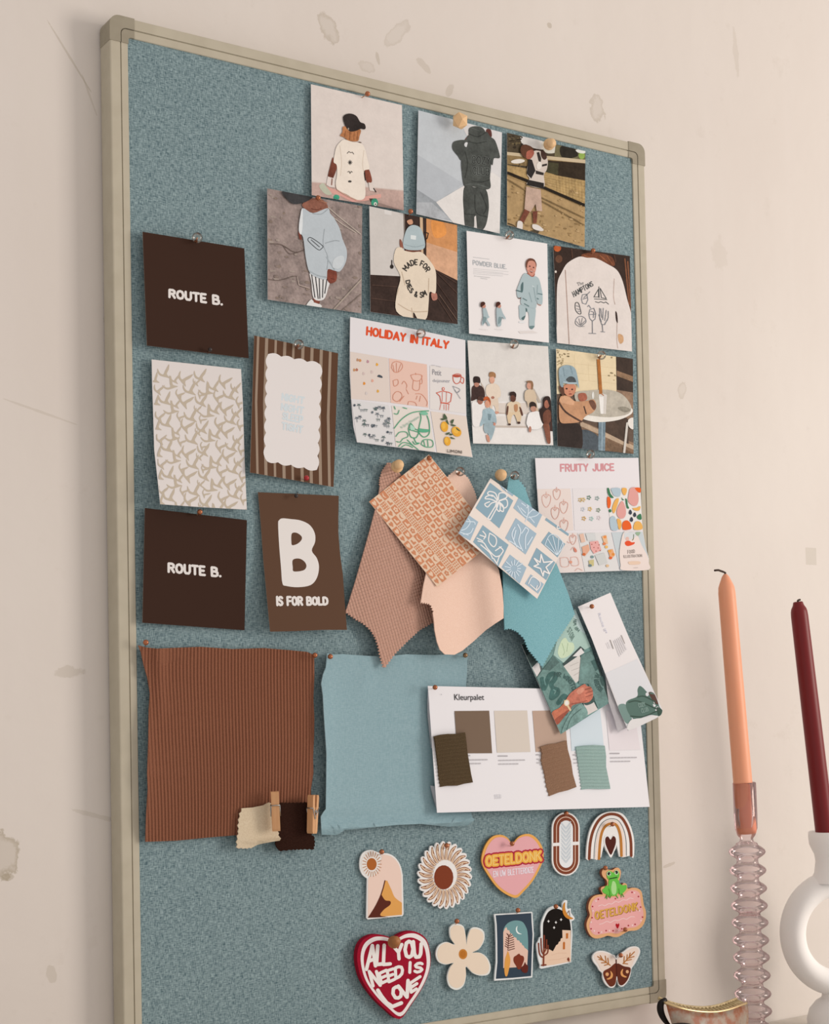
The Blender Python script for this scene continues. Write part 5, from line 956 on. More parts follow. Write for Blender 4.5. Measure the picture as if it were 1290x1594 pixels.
wood_m = grain_mat('beech_wood', '#c48c5f', '#cf9b6e', (240, 240, 30), .6)
steel_m = M('#a9a59e', .35, .5, .9)
def clothespin(top, bot, wpx, label, twist, d=.0095):
    """two wooden jaws and a wire spring; top and bot are points of the board's surface"""
    P0, P1 = cast(*top, d), cast(*bot, d); L = (P1 - P0).length; ax = (P1 - P0).normalized()
    wd = pxr(P0, wpx); root = empty('clothespin', P1); tag(root, label, 'clothespin', 'mini clothespins'); root.rotation_euler = (0, 0, 0)
    nrm = Matrix.Rotation(twist, 3, ax) @ Vector((0, -1, 0)); nrm = (nrm - ax * nrm.dot(ax)).normalized(); sd = ax.cross(nrm)
    R = Matrix((sd, nrm, ax)).transposed(); th = .0032
    for sgn in (1, -1):
        bm = bmesh.new()
        prof = [(0, .0016), (.0, .0016 + th * .7), (.06, .0012 + th), (.94, .0004 + th), (1, .0004 + th * .75), (1, .0002), (.55, .0002), (.42, .0014), (.36, .0004), (.3, .0012)]
        A_ = [bm.verts.new(P0 + R @ Vector((-wd / 2, sgn * y, x * L))) for x, y in prof]; B_ = [bm.verts.new(P0 + R @ Vector((wd / 2, sgn * y, x * L))) for x, y in prof]
        bm.faces.new(A_); bm.faces.new(B_[::-1])
        for i in range(len(prof)): bm.faces.new((A_[i], A_[(i + 1) % len(prof)], B_[(i + 1) % len(prof)], B_[i]))
        bmesh.ops.recalc_face_normals(bm, faces=bm.faces)
        mesh_of('wooden_jaw', bm, wood_m, root, P1)
    bm = bmesh.new(); r = .00038; h = wd / 2 + r
    Q = lambda x, y, z: P0 + R @ Vector((x, y, z * L))
    add_tube(bm, [Q(-h, th + .0013 + r, .34), Q(h, th + .0013 + r, .34)], r * 1.2, 8)
    add_tube(bm, [Q(-h, -th - .0013 - r, .34), Q(h, -th - .0013 - r, .34)], r * 1.2, 8)
    for s_ in (-1, 1):
        add_tube(bm, [Q(s_ * h, th + .0013, .34), Q(s_ * (h + r), .0008, .62), Q(s_ * (h + r), -.0008, .5), Q(s_ * h, -th - .0013, .34)], r, 8)
    for k in range(5): add_tube(bm, [Q(-h + 2 * h * k / 4, .0011 * math.cos(q * .785), .42 + .0011 / L * math.sin(q * .785)) for q in range(9)], r, 6)
    mesh_of('wire_spring', bm, steel_m, root, P1, smooth=True)
hx, hy, hs = H6
clothespin((hx + 622 / hs, hy + 105 / hs), (hx + 645 / hs, hy + 632 / hs), 105 / hs, 'wooden mini clothespin gripping the oatmeal swatch', .45, .016)
clothespin((hx + 1140 / hs, hy + 150 / hs), (hx + 1122 / hs, hy + 665 / hs), 95 / hs, 'wooden mini clothespin at the right edge of the espresso swatch', 1.15, .014)

# ------------------------------------------------------------------ patches
PAT = 'patches pinned along the lower right of the board'
def patch(name, fr, outline, col, label, d=.0014, th=.0016, side=None, cat='patch'):
    xs = [q[0] for q in outline]; ys = [q[1] for q in outline]
    return Sheet(name, fr, box4(min(xs), min(ys), max(xs), max(ys)), M(col, .7, .05), label, cat, PAT, outline=outline, d=d, curl=None, thick=th, side=side)
def heart(cx, cy, w_, h_, dx=0, n=40, skew=0):
    o = []
    for i in range(n):
        t = 2 * PI * i / n; x = 16 * math.sin(t) ** 3; y = 13 * math.cos(t) - 5 * math.cos(2 * t) - 2 * math.cos(3 * t) - math.cos(4 * t)
        X = x / 16 * w_ / 2; o.append((cx + X + dx * y / 17, cy - (y + 2.5) / 14.5 * h_ / 2 + skew * X))
    return o
CR = '#e4dbd3'
def shrink(pts, k, cx=None, cy=None):
    cx = sum(p[0] for p in pts) / len(pts) if cx is None else cx; cy = sum(p[1] for p in pts) / len(pts) if cy is None else cy
    return [(cx + (x - cx) * k, cy + (y - cy) * k) for x, y in pts]
# desert arch with sun
out = crom([(145, 545), (110, 515), (92, 465), (95, 400), (120, 355), (170, 338), (215, 352), (245, 362), (300, 365), (350, 395), (385, 450), (402, 520)], False) + [(408, 800), (400, 815), (150, 840), (140, 830)]
p = patch('desert_patch', G7, out, CR, 'arched desert patch with orange dune and small sun')
a = Art(p, 'stitched_picture')
a.poly(crom([(152, 560), (165, 520), (215, 470), (250, 400), (245, 375), (300, 378), (345, 405), (378, 455), (392, 520)], False) + [(398, 800), (150, 828)], '#e5c4b2'); a.ell(168, 440, 68, 92, '#e1d6cc')
a.lines([[(180 + 44 * math.cos(k * .285), 441 + 56 * math.sin(k * .285)), (180 + 68 * math.cos(k * .285), 441 + 90 * math.sin(k * .285))] for k in range(22)], 6, '#b98768'); a.ell(178, 441, 36, 44, '#a85f2c')
a.poly(crom([(272, 560), (255, 640), (235, 700), (190, 775), (152, 828)], False) + [(396, 806)] + crom([(396, 720), (345, 680), (320, 625), (290, 560)], False), '#da9a52'); a.poly(crom([(272, 560), (246, 650), (205, 740), (150, 828)], False) + crom([(300, 822), (240, 810), (265, 770), (310, 735), (312, 708), (275, 700), (248, 660)], False), '#59291e'); a.line([(274, 560), (262, 610), (246, 660)], 7, '#59291e'); a.done()
# sunflower
cx, cy = 705, 520; out = []
for i in range(26):
    b = 2 * PI * i / 26
    for da, r in ((-.10, .90), (-.02, .985), (.05, 1.03), (.12, 1.0), (.15, .93)):
        out.append((cx + 193 * r * math.cos(b + da), cy + 240 * r * math.sin(b + da)))
p = patch('sunflower_patch', G7, out, CR, 'round sun patch with wavy rays and rust brown centre', d=.0022)
a = Art(p, 'stitched_picture')
for i in range(26):
    b = 2 * PI * i / 26
    def pl(r, da): return (cx + 193 * r * math.cos(b + da), cy + 240 * r * math.sin(b + da))
    ray = [pl(.46, -.09), pl(.62, -.12), pl(.8, -.07), pl(.93, .03), pl(.97, .10), pl(.88, .09), pl(.72, .06), pl(.58, .09), pl(.46, .10)]
    a._add(crom(ray, True, 3), '#8f5a3f')
a.up()
for i in range(26):
    b = 2 * PI * i / 26
    def pl(r, da): return (cx + 193 * r * math.cos(b + da), cy + 240 * r * math.sin(b + da))
    a._line(crom([pl(.46, -.03), pl(.62, -.055), pl(.78, -.02), pl(.91, .06)], False, 3), 9, '#d9b898'); a._line(crom([pl(.46, .06), pl(.6, .04), pl(.76, .02)], False, 3), 5, '#e0cbb6')
a.up(); a.ell(708, 518, 86, 108, CR); a.ell(697, 536, 70, 88, '#7c3a23'); a.done()
# red heart
red_m = speck_mat('crimson_felt', '#94162a', '#a01c30', 1200, .9, .0001)
out = heart(343, 1240, 520, 635, 30, 48, -.02)
HT = crom([(330, 985), (300, 965), (240, 950), (170, 955), (105, 1000), (75, 1080), (80, 1180), (115, 1290), (190, 1400), (280, 1490), (378, 1558), (460, 1460), (550, 1320), (598, 1190), (600, 1080), (570, 980), (500, 930), (430, 928), (370, 955)], True)
p = Sheet('heart_patch', G7, box4(75, 930, 600, 1558), red_m, 'thick crimson heart patch reading ALL YOU NEED IS LOVE', 'patch', PAT, outline=HT, d=.006, curl=lambda s, t: .002 * (1 - t), n=(2, 2), thick=.006)
a = Art(p, 'stitched_border', label='white border line')
IN1 = shrink(HT, .945, 345, 1235); IN1 = [(x + 10, y - 2) for x, y in IN1]; IN2 = [(x + 8, y) for x, y in shrink(HT, .855, 345, 1235)]
a.poly(IN1, '#e8d9d2'); a.poly(IN2, red_m); a.done()
a = Art(p, 'stitched_lettering', label='white groovy lettering', base=2.6e-4); WL = '#e9ddd4'
for tx, q, w_ in (('A', [(160, 1040), (205, 1015), (205, 1175), (140, 1200)], 25), ('L', [(222, 1030), (240, 1025), (258, 1160), (212, 1165)], 26), ('L', [(268, 1025), (285, 1020), (312, 1160), (262, 1165)], 25), ('Y', [(340, 1040), (395, 1020), (400, 1120), (350, 1130)], 24), ('O', [(418, 1000), (475, 995), (478, 1110), (418, 1115)], 26), ('U', [(478, 1000), (535, 1015), (530, 1110), (488, 1115)], 26),
                 ('N', [(160, 1215), (212, 1215), (240, 1315), (188, 1320)], 23), ('E', [(232, 1230), (285, 1205), (292, 1280), (248, 1300)], 22), ('E', [(290, 1210), (335, 1195), (345, 1270), (302, 1290)], 22), ('D', [(348, 1190), (398, 1170), (402, 1240), (352, 1265)], 22), ('I', [(455, 1150), (470, 1148), (465, 1220), (452, 1222)], 22), ('S', [(490, 1160), (545, 1150), (540, 1215), (488, 1222)], 21),
                 ('O', [(322, 1335), (384, 1318), (400, 1398), (340, 1415)], 25), ('V', [(370, 1320), (440, 1280), (445, 1395), (420, 1405)], 26), ('E', [(455, 1300), (530, 1250), (500, 1340), (462, 1365)], 22)):
    a.text(tx, q, w_, WL); a.L -= a.step
a.line([(222, 1350), (250, 1395), (285, 1440), (328, 1468), (392, 1442)], 27, WL); a.done()
# daisy
out = crom([(795, 870), (840, 890), (856, 960), (862, 1020), (872, 960), (895, 905), (940, 897), (985, 925), (990, 985), (955, 1050), (905, 1078), (960, 1080), (1010, 1115), (1036, 1180), (1020, 1235), (960, 1245), (905, 1225), (858, 1180), (858, 1250), (838, 1320), (790, 1348), (740, 1325), (722, 1260), (740, 1190), (765, 1155), (710, 1165), (660, 1145), (640, 1090), (660, 1030), (715, 1002), (775, 1020), (745, 970), (740, 905), (765, 875)], True)
p = patch('daisy_patch', G7, out, '#dfd9cf', 'cream daisy patch with five petals and orange centre', d=.003)
a = Art(p, 'stitched_picture'); a.poly(shrink(out, .945, 838, 1090), '#e3cbb3'); a.ell(836, 1090, 31, 37, '#bf7a35'); a.ell(836, 1090, 20, 25, '#b36c2a'); a.done()
# pink heart
HP = crom([(265, 300), (230, 250), (180, 228), (120, 242), (72, 300), (45, 380), (48, 440), (85, 510), (150, 600), (220, 655), (290, 680), (340, 640), (410, 560), (465, 460), (488, 390), (480, 320), (440, 255), (385, 222), (320, 235), (280, 275)], True)
p = patch('heart_patch', G8, HP, '#e0a055', 'pink heart patch with orange rim and yellow bubble letters', d=.003, side='#b98047')
a = Art(p, 'stitched_picture'); a.poly(shrink(HP, .92, 268, 430), '#dda0a0'); a.done()
a = Art(p, 'stitched_lettering', label='yellow bubble letters outlined in red'); q = [(78, 385), (466, 348), (468, 408), (78, 450)]
a.text('OETELDONK', q, 50, '#a9283a', gap=.22); a.text('OETELDONK', q, 27, '#e2a243', gap=.22); a.text('OETELDONK', q, 7, '#e8bf72', gap=.22)
a.text('EN UW BLETTERDIZE', [(128, 490), (415, 458), (416, 496), (130, 530)], 6, '#e3cfd2'); a.done()
# oval braid
def stad(x0, x1, y0, y1, tl=0):
    r = (x1 - x0) / 2; c = (x0 + x1) / 2; ry = r * 1.15
    return [(c + r * math.cos(math.radians(t)), y0 + ry - ry * math.sin(math.radians(t))) for t in range(0, 181, 15)] + [(c + r * math.cos(math.radians(t)), y1 - ry - ry * math.sin(math.radians(t))) for t in range(180, 361, 15)]
p = patch('oval_patch', G8, stad(548, 747, 66, 522), CR, 'rust brown oval patch with a pale braided leaf inside', d=.002)
a = Art(p, 'stitched_picture'); RB = '#7a3f2a'
a.poly(stad(558, 737, 77, 512), RB); a.poly(stad(578, 717, 97, 492), '#dcb9a2'); a.poly(stad(583, 712, 103, 486), RB); a.poly(stad(600, 698, 125, 465), '#dfdad6')
a.poly([(550, 287), (745, 276), (745, 300), (550, 310)], CR); a.poly([(600, 270), (698, 262), (698, 315), (600, 320)], '#dfdad6')
for k in range(9): y = 165 + k * 30; a.lines([[(614, y - 26), (646, y + 12)], [(682, y - 32), (650, y + 12)], [(618, y - 12), (646, y + 22)], [(680, y - 18), (650, y + 22)]], 6, '#c3c5c6'); a.L -= a.step
a.done()
# rainbow with heart
def archp(cx, base, rx, top, n=20): return [(cx + rx * math.cos(math.radians(t)), base - (base - top) * math.sin(math.radians(t)) ** .85) for t in range(0, 181, 9)]
out = crom([(793, 400), (800, 290), (825, 180), (880, 95), (960, 62), (1050, 75), (1105, 150), (1135, 250), (1138, 360), (1130, 395)], False) + [(1105, 378), (1060, 390), (1030, 385), (1012, 300), (1005, 330), (970, 388), (935, 340), (920, 300), (900, 390), (860, 405), (830, 400), (808, 412)]
p = patch('rainbow_patch', G8, out, CR, 'rust and ochre rainbow patch with a dark heart under the arch', d=.003)
a = Art(p, 'stitched_picture')
bow = lambda k: crom([(815 + k, 400), (822 + k, 290), (845 + k * .85, 195 + k * .3), (892 + k * .5, 115 + k * .8), (960, 80 + k), (1035 - k * .5, 95 + k * .8), (1085 - k * .85, 165 + k * .3), (1112 - k, 260), (1116 - k, 378)], False, 4)
a.line(bow(0), 20, RB); a.line(bow(34), 4, '#4d4a48'); a.line(bow(52), 18, '#e3cdbf'); a.line(bow(70), 19, '#b47434')
HB = crom([(968, 262), (950, 240), (932, 250), (930, 285), (945, 330), (970, 372), (992, 330), (1006, 285), (1003, 248), (985, 238)], True); a.poly([(q[0], q[1]) for q in shrink(HB, 1.22)], CR); a.poly(HB, '#4f2119'); a.done()
# frog on a cloud (painted biscuit-like plaque)
CL = crom([(545, 330), (600, 318), (660, 325), (705, 360), (722, 430), (735, 520), (760, 600), (755, 690), (720, 770), (650, 820), (560, 830), (500, 860), (440, 895), (380, 900), (310, 885), (250, 905), (170, 918), (110, 890), (70, 820), (58, 750), (75, 690), (98, 640), (80, 560), (95, 480), (140, 420), (210, 398), (250, 395), (226, 345), (240, 310), (300, 290), (295, 230), (255, 190), (238, 140), (262, 90), (300, 100), (330, 105), (365, 108), (400, 85), (440, 85), (465, 130), (455, 200), (440, 260), (470, 290), (500, 262), (535, 280)], True, 3)
p = patch('plaque_patch', H5, CL, '#d9a172', 'pink cloud shaped plaque with a green frog on top', d=.004, th=.0035, side='#94563f')
a = Art(p, 'painted_cloud', label='pink painted cloud')
IC = crom([(560, 350), (640, 350), (685, 385), (695, 450), (710, 540), (730, 610), (725, 680), (690, 745), (630, 785), (550, 795), (480, 830), (420, 860), (330, 850), (240, 865), (160, 875), (110, 830), (92, 760), (115, 690), (125, 620), (112, 550), (130, 480), (180, 432), (260, 420), (330, 430), (420, 425), (500, 400)], True, 3)
a.poly(IC, '#e0a09a'); a.lines([[(200, 535), (240, 520), (275, 530), (320, 505), (355, 510), (400, 480), (440, 488), (490, 460), (530, 465), (570, 440), (610, 448)], [(210, 750), (250, 740), (300, 715), (340, 728), (390, 700), (430, 705), (490, 680), (530, 690), (580, 660), (625, 662)]], 8, '#e6c2bb', True)
a.dots([(198, 455), (130, 540), (125, 672), (113, 803), (203, 850), (290, 825), (372, 826), (475, 803), (553, 765), (632, 750), (720, 665), (697, 547), (672, 422), (596, 372), (400, 447)], 10, '#a5323c'); a.dots([(170, 475), (135, 590), (112, 725), (150, 828), (235, 842), (330, 825), (440, 822), (600, 762), (702, 705), (685, 590), (625, 378)], 10, '#e6c6be')
a.blob([(402, 760), (412, 740), (425, 750), (440, 738), (446, 762), (425, 800)], '#a8141f'); a.done()
a = Art(p, 'painted_lettering', label='gold lettering', base=2.6e-4); q = [(158, 605), (655, 492), (660, 575), (162, 690)]; q2 = [(x + 8, y + 7) for x, y in q]
a.text('OETELDONK', q2, 13, '#9a642c', gap=.3); a.text('OETELDONK', q, 15, '#d5a04a', gap=.3); a.done()
a = Art(p, 'painted_frog', label='green frog', base=3e-4); FG, FD = '#63b243', '#46902f'
a.blob([(300, 290), (262, 330), (245, 340), (255, 375), (300, 400), (330, 425), (345, 400), (350, 340)], FG); a.blob([(440, 270), (490, 290), (525, 285), (535, 320), (510, 360), (470, 395), (440, 390), (430, 330)], FG); a.blob([(320, 240), (340, 220), (430, 220), (445, 280), (430, 380), (400, 410), (350, 410), (325, 350), (318, 290)], FG); a.blob([(300, 150), (320, 118), (350, 125), (375, 140), (400, 118), (435, 120), (448, 160), (440, 200), (410, 225), (340, 230), (305, 200)], FG)
a.blob([(368, 240), (395, 250), (412, 300), (410, 370), (390, 400), (362, 390), (350, 330), (355, 280)], '#a5cd85'); a.lines([[(322, 330), (335, 380), (320, 430)], [(300, 400), (280, 440)], [(300, 405), (300, 450)], [(440, 330), (448, 390)], [(470, 395), (470, 430)], [(480, 390), (500, 425)], [(350, 410), (335, 440)], [(410, 410), (430, 440)]], 9, FD, True); a.ell(322, 152, 26, 28, '#b9d7a0'); a.ell(412, 138, 26, 28, '#b9d7a0'); a.ell(324, 152, 18, 20, '#1f2420'); a.ell(412, 136, 18, 20, '#1f2420'); a.dots([(335, 158), (400, 142)], 5, '#e8e4dc'); a.line([(332, 212), (370, 205), (418, 195)], 11, '#1f3a1c', True); a.done()
# window view
out = [(82, 212), (360, 195), (630, 180), (638, 300), (652, 500), (640, 800), (630, 1120), (350, 1148), (85, 1168), (92, 1060), (110, 900), (108, 600), (100, 360)]
p = patch('window_patch', H7, out, '#dedad5', 'dark navy rectangular patch with moonlit arch and palm leaf', d=.003)
a = Art(p, 'stitched_picture'); a.poly([(105, 228), (360, 214), (615, 196), (620, 320), (634, 500), (622, 800), (612, 1100), (350, 1125), (108, 1140), (116, 1040), (130, 900), (128, 600), (120, 360)], '#35404b')
ARCH = crom([(212, 985), (212, 700), (212, 480), (230, 400), (280, 340), (350, 308), (420, 303), (490, 325), (535, 390), (562, 480), (570, 700), (555, 965)], False)
a.poly(ARCH, '#6f9291'); st = [(214, 985), (214, 470), (240, 410), (262, 400), (272, 440), (300, 445), (310, 480), (330, 490), (345, 500), (355, 530), (380, 545), (400, 550), (410, 585), (440, 590), (455, 620), (475, 625), (485, 655), (505, 665), (520, 695), (545, 710), (568, 735), (555, 965)]
a.poly(st, '#ddb6a2'); a.blob([(418, 380), (395, 410), (398, 460), (430, 495), (480, 498), (440, 480), (415, 450), (412, 410)], '#dfe2de')
PB = '#54271f'; a.line([(285, 500), (290, 600), (278, 730)], 9, PB)
a.lines([[(288, 570 + k * 32), (235 - k * 4 + 20, 545 + k * 30)] for k in range(5)] + [[(288, 570 + k * 32), (360 + k * 3, 545 + k * 32)] for k in range(6)] + [[(290, 520), (265, 490)], [(290, 530), (320, 495)], [(290, 545), (345, 510)]], 11, PB)
a.blob([(280, 740), (298, 790), (315, 880), (295, 1000), (270, 1095), (242, 1095), (228, 1000), (240, 860), (262, 790)], '#d9974a'); a.blob([(440, 778), (460, 800), (500, 815), (512, 860), (490, 930), (460, 995), (425, 1000), (395, 950), (362, 890), (365, 830), (400, 805)], '#7a3322'); a.blob([(525, 900), (540, 930), (568, 960), (560, 1040), (520, 1055), (480, 1030), (470, 980), (505, 945)], '#5f261d'); a.done()
# moon arch
out = crom([(740, 940), (715, 860), (695, 720), (692, 640), (715, 600), (735, 545), (755, 530), (752, 380), (780, 270), (850, 140), (940, 95), (1010, 100), (1055, 125), (1060, 60), (1090, 15), (1130, 20), (1125, 100), (1140, 140), (1180, 130), (1185, 190), (1235, 265), (1220, 300), (1190, 310)], False, 4) + [(1205, 500), (1185, 905), (960, 955), (760, 995), (735, 985)]
p = patch('moon_patch', H7, out, '#dedad5', 'black night arch patch with crescent moon and cactus', d=.003)
a = Art(p, 'stitched_picture')
a.poly(crom([(785, 900), (782, 420), (800, 300), (860, 180), (950, 135), (1040, 150), (1110, 220), (1165, 300), (1185, 450)], False) + [(1175, 900)], '#17110e')
a.poly([(765, 960), (780, 700), (880, 720), (925, 745), (950, 700), (970, 660), (1000, 640), (1010, 610), (1030, 600), (1040, 560), (1062, 555), (1060, 440), (1180, 445), (1180, 890), (960, 935)], '#e0bda2'); a.lines([[(900, 800), (1000, 770), (1120, 770)], [(860, 870), (1000, 860), (1120, 830)]], 5, '#d3aa8d')
for q in ([(1112, 485), (1145, 485), (1142, 560), (1112, 565)], [(1070, 620), (1085, 605), (1100, 620), (1098, 715), (1068, 718)]): a.poly(q, '#b9692f')
a.blob([(1128, 860), (1150, 830), (1165, 870), (1150, 890)], '#7a3a28'); CC = '#7b3a28'
a.line([(790, 950), (795, 780), (800, 620), (800, 520)], 22, CC, True); a.line([(720, 630), (730, 760), (760, 820), (795, 830)], 20, CC, True); a.line([(755, 560), (765, 740), (795, 790)], 18, CC, True); a.line([(835, 580), (830, 700), (800, 760)], 18, CC, True); a.line([(855, 660), (852, 760), (810, 800)], 18, CC, True); a.line([(765, 945), (825, 940)], 22, CC)
a.blob([(1100, 40), (1070, 90), (1065, 180), (1100, 250), (1160, 285), (1220, 275), (1160, 240), (1120, 190), (1100, 120)], '#c67f33'); a.lines([[(1130, 200), (1160, 160), (1170, 240)]], 7, '#6b4631')
for x, y in ((862, 314), (968, 330), (1042, 290), (942, 405)): a.poly([(x, y - 22), (x + 8, y - 5), (x + 20, y), (x + 8, y + 6), (x, y + 22), (x - 8, y + 6), (x - 20, y), (x - 8, y - 5)], '#e4ddd6'); a.L -= a.step
a.done()
# butterfly
out = crom([(408, 1160), (395, 1120), (370, 1108), (300, 1075), (230, 1062), (165, 1080), (128, 1130), (140, 1190), (185, 1250), (210, 1295), (245, 1330), (250, 1390), (285, 1460), (345, 1502), (395, 1480), (418, 1400), (440, 1470), (490, 1485), (550, 1420), (580, 1340), (590, 1275), (640, 1200), (690, 1090), (680, 1030), (630, 1010), (560, 1025), (500, 1070), (450, 1100), (425, 1125)], True)
p = patch('butterfly_patch', H5, out, '#e0d6ce', 'butterfly patch with cream upper wings and brown moon lower wings', d=.003)
a = Art(p, 'stitched_picture'); a.blob([(400, 1165), (330, 1105), (240, 1080), (165, 1095), (145, 1140), (195, 1220), (240, 1300), (330, 1270), (405, 1215)], '#e2cbbb'); a.blob([(420, 1165), (500, 1090), (600, 1030), (660, 1035), (672, 1085), (620, 1180), (575, 1265), (500, 1245), (420, 1215)], '#e2cbbb')
a.blob([(410, 1210), (330, 1265), (258, 1310), (270, 1390), (320, 1470), (360, 1485), (400, 1450), (412, 1350)], '#69301f'); a.blob([(418, 1215), (500, 1245), (577, 1265), (570, 1340), (535, 1420), (480, 1470), (440, 1450), (420, 1350)], '#5e2a1c'); a.line([(408, 1165), (412, 1260), (415, 1360)], 14, '#4d1e16')
LF = '#ab6b33'
a.lines([[(190, 1130), (250, 1170), (340, 1235)], [(222, 1120), (250, 1170)], [(280, 1125), (292, 1198)], [(310, 1150), (320, 1220)], [(205, 1165), (255, 1175)], [(235, 1205), (295, 1203)], [(270, 1235), (320, 1222)]], 12, LF); a.lines([[(625, 1075), (560, 1140), (490, 1215)], [(575, 1090), (565, 1130)], [(540, 1110), (535, 1165)], [(505, 1130), (500, 1200)], [(620, 1130), (555, 1150)], [(590, 1165), (525, 1180)], [(545, 1218), (495, 1212)]], 12, LF)
for mx, my, f in ((340, 1355, 1), (490, 1330, -1)): a.blob([(mx, my - 55), (mx + f * 28, my - 20), (mx + f * 22, my + 25), (mx - f * 20, my + 48), (mx - f * 45, my + 40), (mx - f * 8, my + 20), (mx + f * 6, my - 10)], '#d9985c')
a.ell(302, 1340, 20, 22, '#d99c68'); a.ell(540, 1310, 18, 20, '#d9a478'); a.lines([[(408, 1160), (370, 1112)], [(412, 1160), (445, 1105)]], 8, '#e0d6ce'); a.done()
# ------------------------------------------------------------------ pins
copper_m = M('#a8623f', .28, .6, .55); brass_m = M('#8a6a4a', .3, .6, .6)
needle_m = M('#b98a6a', .3, .6, .8)
pale_wood = grain_mat('pale_wood', '#ddae7c', '#e6bb8b', (200, 200, 60), .5)
dark_wood = grain_mat('dark_wood', '#9a5f35', '#a86c40', (200, 200, 60), .5)
def clear_mat(name, tint, fac=.12, rough=.03):
    m = bpy.data.materials.new(name); m.use_nodes = True; nt = m.node_tree; nt.nodes.clear()
    out = nt.nodes.new('ShaderNodeOutputMaterial'); mx = nt.nodes.new('ShaderNodeMixShader')
    tr = nt.nodes.new('ShaderNodeBsdfTransparent'); gl = nt.nodes.new('ShaderNodeBsdfGlossy'); gl.inputs['Roughness'].default_value = rough
    lw = nt.nodes.new('ShaderNodeLayerWeight'); lw.inputs['Blend'].default_value = .35
    c = mixc(nt, ramp(nt, lw.outputs['Facing'], .25, 1.0), (*tint[0], 1), (*tint[1], 1)); nt.links.new(c, tr.inputs[0])
    nt.links.new(math_(nt, 'ADD', math_(nt, 'MULTIPLY', lw.outputs['Fresnel'], .8), fac * .3), mx.inputs[0])
    nt.links.new(tr.outputs[0], mx.inputs[1]); nt.links.new(gl.outputs[0], mx.inputs[2]); nt.links.new(mx.outputs[0], out.inputs[0])
    return m
clear_m = clear_mat('clear_acrylic', ((.96, .95, .93), (.78, .75, .70)), .04, .12)
def pin(kind, head, tip, label, d=.0015, lift=.0075, r=None):
    grp = {'ball': 'ball headed map pins on the board', 'clear': 'clear ball push pins on the board', 'wood': 'wooden push pins on the board', 'gem': 'wooden push pins on the board'}[kind]
    H = cast(*head, d + lift); T = cast(*tip, -.0035); ax = (H - T).normalized()
    nm = {'ball': 'map_pin', 'clear': 'push_pin', 'wood': 'push_pin', 'gem': 'push_pin'}[kind]
    root = empty(nm, T); tag(root, label, 'pin', grp)
    bm = bmesh.new(); add_tube(bm, [T, H], [.0002, .00055], 8); mesh_of('needle', bm, needle_m, root, T, True)
    bm = bmesh.new()
    if kind == 'ball':
        add_ball(bm, H, r or .0024); m = {'red': M('#a51f24', .3, .5), 'black': M('#2c211e', .3, .5)}.get(label.split()[0], brass_m if label.startswith('brass') else copper_m)
    elif kind == 'clear':
        add_ball(bm, H, r or .0046); m = clear_m
    elif kind == 'gem':
        m = pale_wood
        bmesh.ops.create_icosphere(bm, subdivisions=1, radius=.0085, matrix=Matrix.Translation(H) @ frame_of(ax).to_4x4() @ Matrix.Rotation(.5, 4, 'Z') @ Matrix.Diagonal((1, 1, .8, 1)))
    else:
        m = dark_wood if label.startswith('dark') else pale_wood; R = r or .0055
        add_lathe(bm, [(0, -.006), (R * .95, -.0055), (R * 1.05, -.0035), (R * .85, -.0012), (R * .52, .0005), (R * .55, .0015), (R * .82, .0032), (R * .85, .0052), (R * .6, .0074), (0, .0082)], H, ax, 24)
    mesh_of('head', bm, m, root, T, smooth=kind != 'gem')
    if kind == 'clear':   # metal sleeve where the needle enters the clear head
        bm = bmesh.new(); add_tube(bm, [H - ax * .0062, H - ax * .0012], [.0010, .0007], 8); mesh_of('collar', bm, copper_m, root, T, True)
